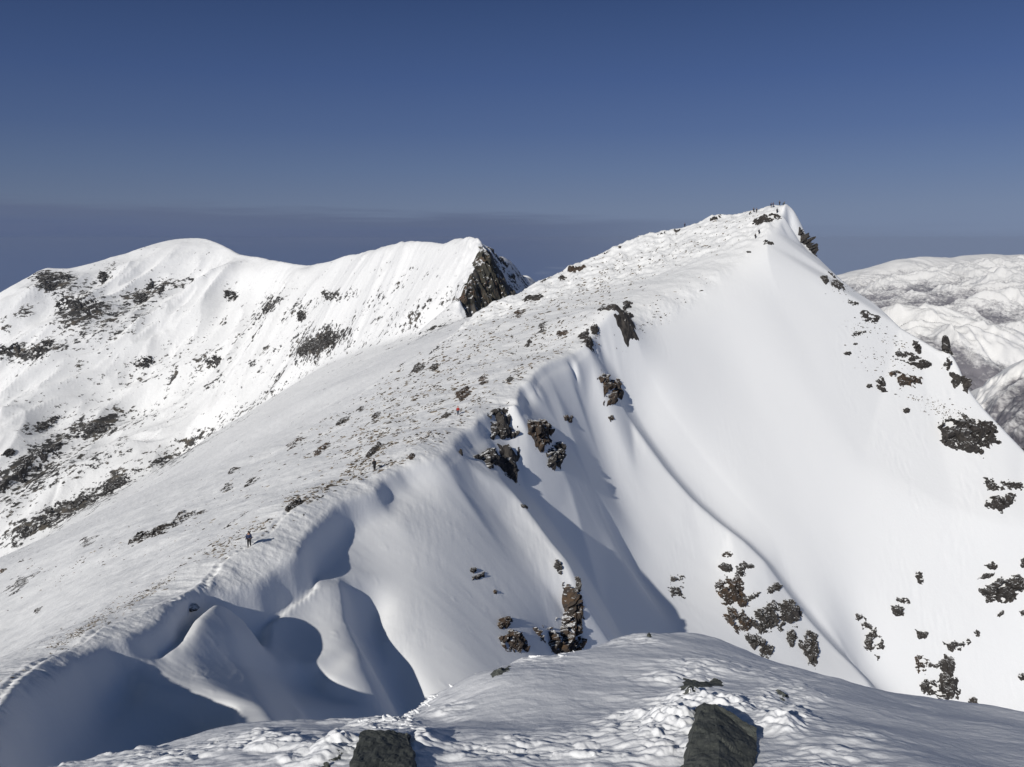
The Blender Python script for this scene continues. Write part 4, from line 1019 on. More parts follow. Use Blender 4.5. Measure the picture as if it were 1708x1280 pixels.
nr('thin streaky ledge above the overhung ledge of the right shoulder', (1512,595,22,9,8), 'd', amp=0.4, cover=0.38)
nr('small dark stone alone high in the bowl', (1413,590,6,3,-5), 'd', amp=0.6, cover=0.1)
nr('another tiny stone on the snow above the lone stone of the bowl', (1427,574,4,2,0), 'd', amp=0.4, cover=0)
nr('faint rocks on the upper bowl, lower row', (1432,556,14,4,-12), 'd', amp=0.4, cover=0.34)
nr('faint rocks on the upper bowl, upper row near the skyline', (1422,505,10,4,10), 'd', amp=0.4, cover=0.34)
nr('wispy ledges between the two faint rows of the upper bowl', (1450,530,18,10,20), 'd', amp=0.3, cover=0.40)
nr('dark broken edge on the skyline of the right shoulder', [(1522,568),(1530,570),(1536,582),(1535,592),(1528,588),(1522,578)], 'd', amp=1.2, cover=0.25)
nr('square rock just under the skyline, below the summit slope', [(1369,462),(1378,460),(1382,470),(1378,475),(1370,468)], 'd', amp=1.2, cover=0)
nr('dark rocks on the skyline below the summit', [(1381,446),(1388,450),(1396,460),(1390,462),(1382,455)], 'd', amp=1.2, cover=0.15)
nr('scattered stones below the square rock of the skyline', (1397,476,12,8,30), 'd', amp=0.5, cover=0.34)
nr('black cliff on the right side of the summit', [(1328,378),(1340,366),(1346,372),(1353,392),(1356,416),(1346,412),(1338,398),(1330,392)], 'd', amp=3.6, cover=0.16)
nr('band of scree just below the summit people', [(1254,370),(1268,362),(1284,360),(1298,358),(1302,364),(1288,370),(1270,374),(1258,374)], 'd', amp=1.0, cover=0.26)
nr('small patch of scree on the snow below the summit', [(1272,402),(1282,403),(1292,406),(1286,410),(1276,409)], 'd', amp=0.6, cover=0.28)
nr('thin dark stone on the snow saddle', (1249,421,4,1.5,0), 'd', amp=0.3, cover=0)
nr('rime-covered hump on the skyline left of the summit', (1190,363,14,5,-8), 'd', amp=1.4, cover=0.38)
nr('dark rocks at the top of the left skyline, below the rimed hump', (1104,386,9,5,-30), 'd', amp=1.0, cover=0.30)
nr('second little rock along the left skyline of the summit ridge', (1129,384,6,4,-30), 'd', amp=0.9, cover=0.25)
nr('skyline boulder farthest up the left edge, above the castle-shaped crag', (1034,410,6,4,-25), 'd', amp=0.9, cover=0.2)
nr('small skyline boulder right above the castle-shaped crag', (1010,419,6,4,-20), 'd', amp=0.9, cover=0.2)
nr('castle-shaped crag on the left skyline', [(951,444),(960,432),(974,424),(986,430),(984,440),(974,448),(962,454),(952,452)], 'b', amp=2.2, cover=0.12)
nr('small rocks on the skyline beside the far cliff', (908,463,12,5,-20), 'd', amp=1.0, cover=0.25)
nr('dark rocks under the castle-shaped crag', (938,464,6,4,-40), 'd', amp=0.8, cover=0.2)
G3 = 'rocks on the west flank'
nr('dark oval rock band on the flank below the skyline', [(872,500),(886,494),(904,492),(908,496),(896,502),(880,503)], 'd', amp=1.0, cover=0.14)
nr('ragged rocks on the flank under the oval rock band', (866,523,10,6,-40), 'b', amp=0.6, cover=0.28)
nr('dark streak of rock on the flank, right of centre', (904,548,6,12,35), 'd', amp=0.7, cover=0.2)
nr('short dark streak on the flank beside the tiny ledges', (880,574,4,8,30), 'd', amp=0.6, cover=0.15)
nr('dark slanting rock high on the flank above the red-jacketed walker', (726,578,6,12,35), 'd', amp=0.8, cover=0.1)
nr('long dark rock on the flank, left one of the slanting pair', (698,615,13,6,-30), 'd', amp=0.8, cover=0.10)
nr('paler rock on the flank, right one of the slanting pair', (724,614,8,5,-35), 'd', amp=0.6, cover=0.24)
nr('brown boulder on the slope above the red-jacketed walker', [(760,662),(768,652),(778,648),(786,654),(780,662),(768,670)], 'b', amp=0.9, cover=0.0, nm='boulder', cat='boulder')
nr('ragged rock tufts above and right of the brown boulder', (806,634,9,8,-45), 'b', amp=0.5, cover=0.28)
nr('small dark stones on the crest right of the brown boulder', (850,634,5,4,-30), 'd', amp=0.5, cover=0.1)
nr('brown flat-topped rock on the flank, biggest left of the two hikers', [(514,768),(528,752),(540,744),(553,740),(548,750),(534,758),(520,764)], 'b', amp=0.7, cover=0.05)
nr('thin trail of brown stones left of the flat-topped rock', (494,738,16,7,-40), 'b', amp=0.4, cover=0.36)
nr('slim dark rock high on the flank in the middle distance', (573,702,13,4,-30), 'd', amp=0.6, cover=0.12)
nr('small dark rock at the upper end of the slim rock', (603,682,7,4,-35), 'd', amp=0.6, cover=0.15)
nr('twin dark rocks beside the hiker with the big pack', [(611,762),(618,750),(626,744),(634,738),(640,742),(630,752),(622,760),(614,764)], 'd', amp=0.6, cover=0.12)
nr('little brown rock on the crest between the hiker with the big pack and the cornice', (687,762,6,4,-20), 'b', amp=0.4, cover=0)
nr('dark thin rock under the snow edge, left of the red-jacketed walker', (745,693,8,3,-25), 'd', amp=0.4, cover=0.2)
nr('slanting dark rock upslope of the twin rocks', (628,694,9,4,-35), 'd', amp=0.5, cover=0.18)
nr('long dark rock band with snow notches, low on the near slope', [(216,906),(232,894),(250,886),(268,882),(278,876),(288,876),(278,888),(262,894),(244,898),(226,908)], 'd', amp=0.9, cover=0.10)
nr('square-cut dark rock right of the long rock band', [(294,862),(304,852),(318,856),(318,864),(308,872),(296,878)], 'd', amp=0.9, cover=0.12)
nr('thin dark ledge trailing right from the square-cut rock', (330,856,14,3,-8), 'd', amp=0.4, cover=0.24)
nr('small rocks in a row left of the long rock band', (150,902,22,4,-15), 'd', amp=0.4, cover=0.34)
nr('yellowish lichen-covered rock at the left edge', [(0,952),(8,942),(20,938),(22,944),(12,950),(4,956)], 't', amp=0.6, cover=0.0)
nr('small dark stone just right of the yellowish rock', (34,935,5,2.5,-15), 'd', amp=0.4, cover=0)
nr('ragged rocks below the yellowish rock at the left', (38,972,16,9,-35), 'd', amp=0.5, cover=0.32)
nr('tiny isolated stone low on the near slope', (64,1018,3.5,4,20), 'd', amp=0.3, cover=0)
nr('dark rocks in the middle of the slope, upper pair', (388,786,9,4,-30), 'd', amp=0.5, cover=0.1)
nr('dark rocks in the middle of the slope, lower cluster', (379,814,11,6,-10), 'd', amp=0.5, cover=0.24)
nr('thin rocks to the right of the lower cluster in the middle of the slope', (418,804,12,5,-35), 'd', amp=0.4, cover=0.3)
nr('small pointed rock on the slope above the hiker in blue', (396,864,5,3,-50), 'd', amp=0.4, cover=0)
nr('dark scrubby rocks on the crest between the two nearest hikers', [(474,850),(484,842),(494,836),(502,832),(504,838),(492,848),(480,854)], 'd', amp=0.4, cover=0.25)
print('near rocks', time.time() - T00)

# ------------------------------------------------------------------ crags on the long mountain to the left
def fr_(label, poly, **k):
    k.setdefault('amp', 4.5); k.setdefault('rag', 0.30); k['cover'] = k.get('cover', .2) + (0.07 if 'mat2' not in k else 0)
    return outcrop(label, poly, left_h, (900, 2600), k.pop('mat2', 'f'), res=120, grain=1.7, **k)
fr_('dark face of rock under the left shoulder of the long mountain', [(62,463),(74,462),(92,470),(92,485),(84,487),(72,478)], cover=0.18)
fr_('small dark rocks just under the left shoulder skyline', (108,462,12,6,20), cover=0.24)
fr_('dark crag right of the left shoulder, under the saddle of the skyline', (172,463,8,10,-20), cover=0.2)
fr_('tall dark crag in the left gully of the long mountain', [(104,486),(110,492),(106,508),(98,524),(90,530),(92,510),(98,496)], cover=0.2)
fr_('crag above the blue snow hollow, left one', (124,506,14,9,15), cover=0.22)
fr_('crag above the blue snow hollow, right one', [(144,502),(152,494),(160,504),(156,516),(146,528),(138,522),(142,512)], cover=0.22)
fr_('dark crag with a stepped top at the left of the summit gully', [(226,494),(240,488),(248,494),(244,504),(230,502)], cover=0.14)
fr_('slanting dark crag right of the stepped one, near the summit gully', [(262,488),(270,476),(276,474),(274,486),(266,494)], cover=0.06)
fr_('small dark crag above the slanting one', (251,478,5,9,35), cover=0.12)
fr_('broken crag on the left, halfway down the long mountain', [(56,586),(68,572),(82,564),(88,572),(78,590),(64,600),(56,598)], cover=0.26)
fr_('low dark crags at the left edge, halfway down', (20,590,26,8,5), cover=0.26)
fr_('dark rock with a rounded top in the middle of the long mountain', [(344,606),(352,596),(362,588),(370,594),(370,604),(358,610)], cover=0.10)
fr_('brownish crag left of the rounded dark rock', (240,606,18,9,-25), cover=0.30)
fr_('biggest dark crag right of centre on the long mountain', [(495,588),(504,576),(516,572),(530,570),(534,580),(526,594),(514,590),(504,594)], cover=0.05)
fr_('ragged rocks trailing up to the right of the biggest dark crag', (548,566,20,12,-40), cover=0.34)
fr_('slanting rock patch near the middle, above the biggest dark crag', (452,512,22,7,-40), cover=0.32)
fr_('small rock patch right of the slanting one', (504,526,8,10,35), cover=0.2)
fr_('pair of small dark rocks under the skyline dip', (552,492,20,6,5), cover=0.30)
fr_('mottled rock knoll under the right side of the summit', (386,492,12,9,30), cover=0.36)
fr_('dark boulder-like crag at the lower left of the face', [(57,714),(68,704),(80,706),(86,698),(98,694),(92,704),(82,714),(66,722)], cover=0.15)
fr_('long dark crag in the lower left, upper right end of the rock band', [(120,732),(138,716),(158,706),(176,700),(194,704),(186,714),(168,722),(150,726),(132,736)], cover=0.12)
fr_('black rounded rock at the left edge, low on the long mountain', (14,756,11,6,-15), cover=0.06)
fr_('long slanting rock wall low on the face, in the left corner', [(0,808),(18,788),(44,768),(76,744),(98,732),(102,740),(80,760),(52,778),(30,796),(4,822)], cover=0.10, amp=6)
fr_('dark rock wall along the foot of the face', [(28,894),(46,880),(70,862),(100,846),(132,832),(158,816),(166,826),(140,844),(108,862),(76,878),(46,894)], cover=0.24, amp=5)
fr_('brownish rock wall at the foot, right of the dark one', [(168,816),(190,804),(214,796),(216,806),(194,818),(172,828)], cover=0.26, amp=4)
print('far rocks', time.time() - T00)

fr_('dark cliff with a rusty base at the right end of the long mountain', [(807,425),(815,432),(826,448),(838,466),(850,482),(860,500),(860,520),(790,525),(776,522),(767,498),(772,484),(782,470),(792,452),(799,436)], cover=0.20, amp=14, rag=0.06, mat2='c', nm='rock_cliff', cat='cliff')
fr_('snow-streaked rocks on the far rib right of the dark cliff', [(815,420),(838,426),(856,440),(872,458),(884,472),(876,480),(862,470),(846,452),(830,436)], cover=0.36, amp=7, rag=0.25)
nr('leaning black rock wall with snow-filled cracks on the right skyline', [(1578,588),(1586,582),(1594,590),(1600,604),(1608,622),(1614,640),(1612,656),(1604,650),(1598,632),(1588,640),(1580,628),(1576,606)], 'd', amp=2.8, cover=0.06, rag=0.06, nm='rock_tower', cat='rock tower', yr=(258, 292))
# the pinnacle on top of it
def spire(c, h, r, label, seed):
    n, rows = 40, 46; th = np.linspace(0, 2 * math.pi, n, endpoint=False); V = []
    for j in range(rows):
        t = j / (rows - 1); w = r * (1.35 - 0.85 * t) * (1 if t < 0.97 else 0.5)
        f1, f2, cid = voro(th * 1.3 + seed, np.full(n, t * 3.2 + seed), seed); g1, g2, gid = voro(th * 3, np.full(n, t * 8.0), seed + 5)
        k = 1 + 0.7 * (cid - 0.5) + 0.3 * (gid - 0.5)
        V.append(np.stack([w * k * np.cos(th) - 0.5 * t * h * 0.25, w * k * np.sin(th), np.full(n, h * t)], -1))
    V = np.concatenate(V); F = [(j * n + i, j * n + (i + 1) % n, (j + 1) * n + (i + 1) % n, (j + 1) * n + i) for j in range(rows - 1) for i in range(n)]
    V = np.vstack([V, V[-n:].mean(0) + np.array([0, 0, 0.1])]); F = F + [((rows - 1) * n + i, (rows - 1) * n + (i + 1) % n, len(V) - 1, len(V) - 1) for i in range(n)]
    o = mesh_obj('rock_pinnacle', V, np.array(F), M_DARK, None, smooth=False); o.location = c
    tag(o, label, 'rock pinnacle'); return o
spire(pt(1578, 592, 280), 6.4, 1.25, 'small black pinnacle topping the rock wall of the right skyline', 31)
print('rocks done', time.time() - T00)
# ------------------------------------------------------------------ rocks in the foreground
def fore_rock(name, label, front, depth, seed, back_drop=0.34, divs=26):
    """a boulder from its front facets: list of quads/triangles of (px, py, distance), closed toward the back"""
    bm = bmesh.new(); idx = {}
    def vert(q):
        if q not in idx: idx[q] = bm.verts.new(Vector(pt(*q)))
        return idx[q]
    for f in front: bm.faces.new([vert(q) for q in f])
    bmesh.ops.recalc_face_normals(bm, faces=bm.faces)
    # extrude the rim backwards
    rim = [e for e in bm.edges if e.is_boundary]
    r = bmesh.ops.extrude_edge_only(bm, edges=rim)
    nv = [g for g in r['geom'] if isinstance(g, bmesh.types.BMVert)]
    for v in nv: v.co += Vector((0, depth, -back_drop))
    e2 = [e for e in bm.edges if e.is_boundary]
    bmesh.ops.holes_fill(bm, edges=e2, sides=0)
    bmesh.ops.triangulate(bm, faces=bm.faces)
    bmesh.ops.recalc_face_normals(bm, faces=bm.faces)
    bmesh.ops.subdivide_edges(bm, edges=bm.edges, cuts=divs // 4, use_grid_fill=True)
    bmesh.ops.triangulate(bm, faces=bm.faces)
    bmesh.ops.subdivide_edges(bm, edges=bm.edges, cuts=3, use_grid_fill=True)
    bm.normal_update()
    co = np.array([v.co for v in bm.verts]); no = np.array([v.normal for v in bm.verts])
    d = 0.013 * fbm(co[:, 0] * 6 + co[:, 2] * 2, co[:, 2] * 6 + co[:, 1] * 5, 5, 0.6, seed=seed) + 0.0012 * ridged(co[:, 0] * 14 + co[:, 1] * 11, co[:, 2] * 12, 4, 0.6, seed=seed + 3)
    f1, f2, cid = voro(co[:, 0] * 14 + co[:, 1] * 7, co[:, 2] * 11 + co[:, 1] * 3, seed + 6); d += 0.008 * (cid - 0.5)
    c = co.mean(0)
    for v, q, nn, dd in zip(bm.verts, co, no, d): v.co = Vector(q + nn * dd - c)
    me = bpy.data.meshes.new(name); bm.to_mesh(me); bm.free(); me.materials.append(M_FORE)
    for p in me.polygons: p.use_smooth = False
    o = bpy.data.objects.new(name, me); COL.objects.link(o); o.location = c
    tag(o, label, 'boulder'); return o
a, b_, c_, d_ = (603,1219,3.48), (680,1221,3.50), (698,1330,2.82), (574,1330,2.80)
m1, m2 = (686,1250,3.30), (596,1240,3.32)
fore_rock('boulder', 'blunt square-topped greenish boulder at the bottom edge, left of the pointed one', [(a, b_, m1, m2), (m2, m1, c_, d_)], 0.45, 5)
p1, p2, p3, p4, p5, p6, p7 = (1174,1171,3.82), (1190,1176,3.78), (1262,1214,3.56), (1265,1236,3.46), (1238,1330,2.90), (1196,1330,2.80), (1132,1330,2.88)
q1, q2 = (1200,1240,3.24), (1150,1240,3.34)
fore_rock('boulder', 'pointed two-faced greenish boulder at the bottom edge, lit left face and dark right face', [(p1, p2, q1, q2), (q2, q1, p6, p7), (p2, p3, p4, q1), (q1, p4, p5, p6)], 0.4, 9)
KH, KY = knoll_h, (2.0, 9.0)
def kr(label, poly, **k):
    k.setdefault('nm', 'rock'); k.setdefault('cat', 'rock'); k.setdefault('block', 0.7)
    return outcrop(label, poly, KH, KY, 'g', grain=1.2, **k)
kr('flat T-shaped rock just behind the pointed boulder', [(1136,1131),(1150,1137),(1175,1134),(1195,1132),(1205,1138),(1194,1146),(1166,1146),(1152,1150),(1141,1163),(1136,1150)], amp=0.03, cover=0, rag=0.03, block=0.35)
kr('small thin slab poking out of the rime near the middle of the foreground rim', [(820,1125),(828,1118),(846,1117),(853,1111),(852,1119),(838,1126),(826,1129)], amp=0.03, cover=0, rag=0.10)
kr('small wedge of grey rock on the rim of the foreground snow', [(1074,1050),(1086,1049),(1083,1058),(1078,1065),(1074,1062)], amp=0.04, cover=0, rag=0.08)
kr('ragged dark gap in the rime, right of the flat rock', [(1295,1150),(1304,1154),(1311,1160),(1308,1169),(1302,1166),(1303,1159)], amp=0.02, cover=0.05, rag=0.2)  # dark gap in the rime, its shade put in as a dark rock piece
kr('thin dark edge of rock in the snow, left of the square-topped boulder', [(522,1290),(545,1272),(560,1260),(574,1250),(577,1254),(566,1262),(568,1267),(552,1272),(542,1290)], amp=0.02, cover=0.05, rag=0.15)

# ------------------------------------------------------------------ rime feathers grown on the windward rims: countless, one object
def feathers():
    rg = np.random.default_rng(3); Vs, Fs = [], []; base = 0
    def clump(c, sc, lean):
        nonlocal base
        n = 6; L = sc * (0.7 + 0.6 * rg.random()); w = sc * (0.36 + 0.25 * rg.random()); up = 0.05 + 0.35 * rg.random()
        d = np.array([-1.0 + 0.4 * rg.normal(), lean * rg.normal(), up]); d /= np.linalg.norm(d)
        s1 = np.cross(d, [0, 0, 1.0]); s1 /= np.linalg.norm(s1); s2 = np.cross(s1, d)
        rings = [(-0.9, 0.8), (-0.2, 1.0), (0.4, 0.85), (0.8, 0.5)]
        V = []
        for t, r in rings:
            for k in range(n):
                a = k / n * 6.283; q = r * w * (0.75 + 0.5 * rg.random())
                V.append(c + d * (t * L) + s1 * q * math.cos(a) + s2 * q * 0.7 * math.sin(a))
        V.append(c + d * L * 1.05)
        F = [(j * n + k, j * n + (k + 1) % n, (j + 1) * n + (k + 1) % n, (j + 1) * n + k) for j in range(3) for k in range(n)]
        F += [(3 * n + k, 3 * n + (k + 1) % n, 4 * n, 4 * n) for k in range(n)]
        Vs.append(np.array(V)); Fs.append(np.array(F) + base); base += len(V)
    def along(pix, count, sc, spread):
        P = np.array([q[:2] for q in pix], float)
        seg = np.r_[0, np.cumsum(np.hypot(*np.diff(P, axis=0).T))]
        t = rg.random(count) * seg[-1]; X = np.interp(t, seg, P[:, 0]) + rg.normal(0, spread * 0.5, count); Yp = np.interp(t, seg, P[:, 1]) + np.abs(rg.normal(0, spread, count)) + 1.0
        g_ = fbm(X / 22.0, Yp / 9.0, 2, seed=5) > -0.1; X = X[g_]; Yp = Yp[g_]
        H = march(knoll_h, X, Yp, 2.0, 10.0, 500)
        for h in H:
            if np.isnan(h[0]): continue
            clump(h, sc * 0.62 * (0.4 + rg.random() ** 2 * 1.2), 0.25)
    along([(640,1186),(680,1186),(715,1158),(755,1122),(790,1108),(850,1086)], 756, 0.028, 7)
    along([(850,1086),(900,1082),(960,1077),(985,1058),(1040,1041),(1075,1040),(1125,1045),(1132,1032),(1180,1028)], 756, 0.037, 6)
    along([(60,1276),(150,1255),(250,1231),(350,1204),(430,1187),(500,1187),(600,1194)], 540, 0.011, 3)
    along([(598,1200),(640,1204),(690,1204)], 70, 0.018, 5)
    o = mesh_obj('rime_ice', np.vstack(Vs), np.vstack(Fs), M_KNOLL, None, smooth=True)
    tag(o, 'feathery white rime crusted on the rims and round the boulders', 'rime ice', kind='stuff')
feathers()
print('foreground', time.time() - T00)
# ------------------------------------------------------------------ bamboo grass and twigs poking through the snow of the west flank: countless
def scrub_mat():
    m, nt, b = new_mat('scrub')
    g = N(nt, 'ShaderNodeNewGeometry')
    c = ramp(nt, g.outputs['Random Per Island'], [(0.0, (0.035, 0.03, 0.026, 1)), (0.4, (0.07, 0.055, 0.04, 1)), (0.7, (0.13, 0.10, 0.07, 1)), (1.0, (0.30, 0.27, 0.23, 1))]).outputs[0]
    nt.links.new(c, b.inputs['Base Color']); b.inputs['Roughness'].default_value = 0.9
    return m
M_SCRUB = scrub_mat()
def scrub():
    rg = np.random.default_rng(21)
    # patches: image position, half sizes, tilt, count, size factor
    Z = [(720,640,110,60,-38,1700,1.0),(800,560,120,50,-38,1200,1.0),(900,590,90,40,-40,900,1.0),(950,500,110,35,-32,700,1.0),(1060,450,110,30,-30,600,.9),(1180,400,70,18,-25,320,.9),(860,640,70,25,-40,420,.8),
         (640,720,90,45,-45,1300,1.0),(600,770,60,25,-45,500,.9),(540,815,60,14,-40,500,.8),(470,850,50,12,-38,420,.8),(560,700,80,30,-40,450,.9),(660,780,60,12,-15,260,.8),
         (380,905,90,14,-35,520,.6),(300,965,90,10,-28,520,.5),(220,1005,90,10,-30,600,.45),(130,1055,70,8,-35,520,.4),(60,1090,50,8,-40,300,.4),(420,800,60,30,-35,160,.7),(300,880,120,40,-30,160,.6),(60,960,60,30,-30,120,.6),(160,930,100,20,-30,150,.6),
         (1000,560,60,18,-20,260,.8),(1100,520,80,20,-35,200,.8),(1000,470,60,20,-30,200,.9),(760,700,50,16,-35,300,.8),(700,735,50,10,-40,220,.7),
         (1470,600,50,20,10,200,.7),(1500,575,30,14,15,160,.7),(1440,545,30,14,0,120,.7),(1560,680,50,12,20,160,.8),(1590,690,60,10,10,140,.8),(1400,480,20,12,40,90,.7)]
    px, py, sz = [], [], []
    for cx, cy, rx, ry, an, n, k in Z:
        a = math.radians(an); u = rg.normal(0, 0.62, n) * rx; v = rg.normal(0, 0.62, n) * ry
        px.append(cx + u * math.cos(a) - v * math.sin(a)); py.append(cy + u * math.sin(a) + v * math.cos(a)); sz.append(np.full(n, k))
    px = np.concatenate(px); py = np.concatenate(py); sz = np.concatenate(sz)
    P = march(lambda a, b: nf.at(a, b, cubic=False), px, py, 30, 420, 260); ok = ~np.isnan(P[:, 0])
    P = P[ok]; sz = sz[ok]; P[:, 2] = near_h(P[:, 0], P[:, 1])
    # clumps follow the lie of the land
    keep = fbm(P[:, 0] / 5.0, P[:, 1] / 9.0, 3, seed=31) + 0.45 * rg.random(len(P)) > 0.10
    e = nf.at(P[:, 0], P[:, 1], nf.E, cubic=False)
    keep &= ((e < -2.2) | (P[:, 1] > 215))
    P = P[keep]; sz = sz[keep]; n = len(P)
    Vs, Fs = [], []; base = 0
    for i in range(n):
        s = sz[i] * 0.20 * (0.35 + 1.5 * rg.random() ** 2.6) * (0.55 + P[i, 1] / 330.0)
        ell = 1.3 + 1.6 * rg.random(); yaw = 0.45 + rg.normal(0, 0.5)
        ax = np.array([math.cos(yaw), math.sin(yaw), 0.1]) * s * ell; ay = np.array([-math.sin(yaw), math.cos(yaw), 0]) * s * 0.6; az = np.array([0, 0, s * 0.75])
        J = lambda: rg.uniform(0.5, 1.2)
        V = [P[i] - az * .3 + ax * J(), P[i] - az * .3 + ay * J(), P[i] - az * .3 - ax * J(), P[i] - az * .3 - ay * J(), P[i] + az * J() + ax * rg.uniform(-.5, .5), P[i] + az * J() * 0.7 - ax * 0.4 * J()]
        Vs.append(V); Fs.append(np.array([(0, 1, 4), (1, 5, 4), (1, 2, 5), (2, 3, 5), (3, 4, 5), (3, 0, 4)]) + base); base += 6
    o = mesh_obj('scrub', np.array(Vs).reshape(-1, 3), np.vstack(Fs), M_SCRUB, None, smooth=False)
    tag(o, 'dark tufts of bamboo grass and twigs poking through the snow of the ridge', 'scrub', kind='stuff')
    print('scrub', n)
scrub()
# ------------------------------------------------------------------ people on the ridge and summit
def flat_mat(name, c, rough=0.8):
    m, nt, b = new_mat(name); p = N(nt, 'ShaderNodeNewGeometry').outputs['Position']
    n = noise_node(nt, p, 12, 3, 0.6)
    col = ramp(nt, n, [(0.3, (c[0] * 0.8, c[1] * 0.8, c[2] * 0.8, 1)), (0.7, (min(1, c[0] * 1.2), min(1, c[1] * 1.2), min(1, c[2] * 1.2), 1))]).outputs[0]
    nt.links.new(col, b.inputs['Base Color']); b.inputs['Roughness'].default_value = rough
    return m
CL = dict(navy=flat_mat('navy_cloth', (0.02, 0.035, 0.09)), black=flat_mat('black_cloth', (0.012, 0.012, 0.015)), red=flat_mat('red_cloth', (0.35, 0.02, 0.02)), grey=flat_mat('grey_cloth', (0.05, 0.055, 0.065)),
          orange=flat_mat('orange_cloth', (0.45, 0.14, 0.04)), skin=flat_mat('skin', (0.42, 0.24, 0.16), 0.6), metal=flat_mat('pole_metal', (0.25, 0.25, 0.27), 0.4), olive=flat_mat('olive_cloth', (0.07, 0.08, 0.04)), slate=flat_mat('slate_cloth', (0.03, 0.045, 0.07)))
def skin_obj(name, J, E, mat, parent, root=0, sub=1):
    """J: (x, y, z, radius) per joint"""
    bm = bmesh.new(); lay = bm.verts.layers.skin.verify()
    vs = [bm.verts.new(j[:3]) for j in J]
    for a, b in E: bm.edges.new((vs[a], vs[b]))
    for v, j in zip(vs, J): v[lay].radius = (j[3], j[3])
    vs[root][lay].use_root = True
    me = bpy.data.meshes.new(name); bm.to_mesh(me); bm.free(); me.materials.append(mat)
    o = bpy.data.objects.new(name, me); COL.objects.link(o)
    if parent: o.parent = parent
    m = o.modifiers.new('skin', 'SKIN'); m.use_smooth_shade = True
    s = o.modifiers.new('sub', 'SUBSURF'); s.levels = sub; s.render_levels = sub
    return o
def ellip(name, c, r, mat, parent):
    me = bpy.data.meshes.new(name); bm = bmesh.new(); bmesh.ops.create_icosphere(bm, subdivisions=2, radius=1, matrix=Matrix.Translation(c) @ Matrix.Diagonal((*r, 1)))
    bm.to_mesh(me); bm.free(); me.materials.append(mat); o = bpy.data.objects.new(name, me); COL.objects.link(o); o.parent = parent; return o
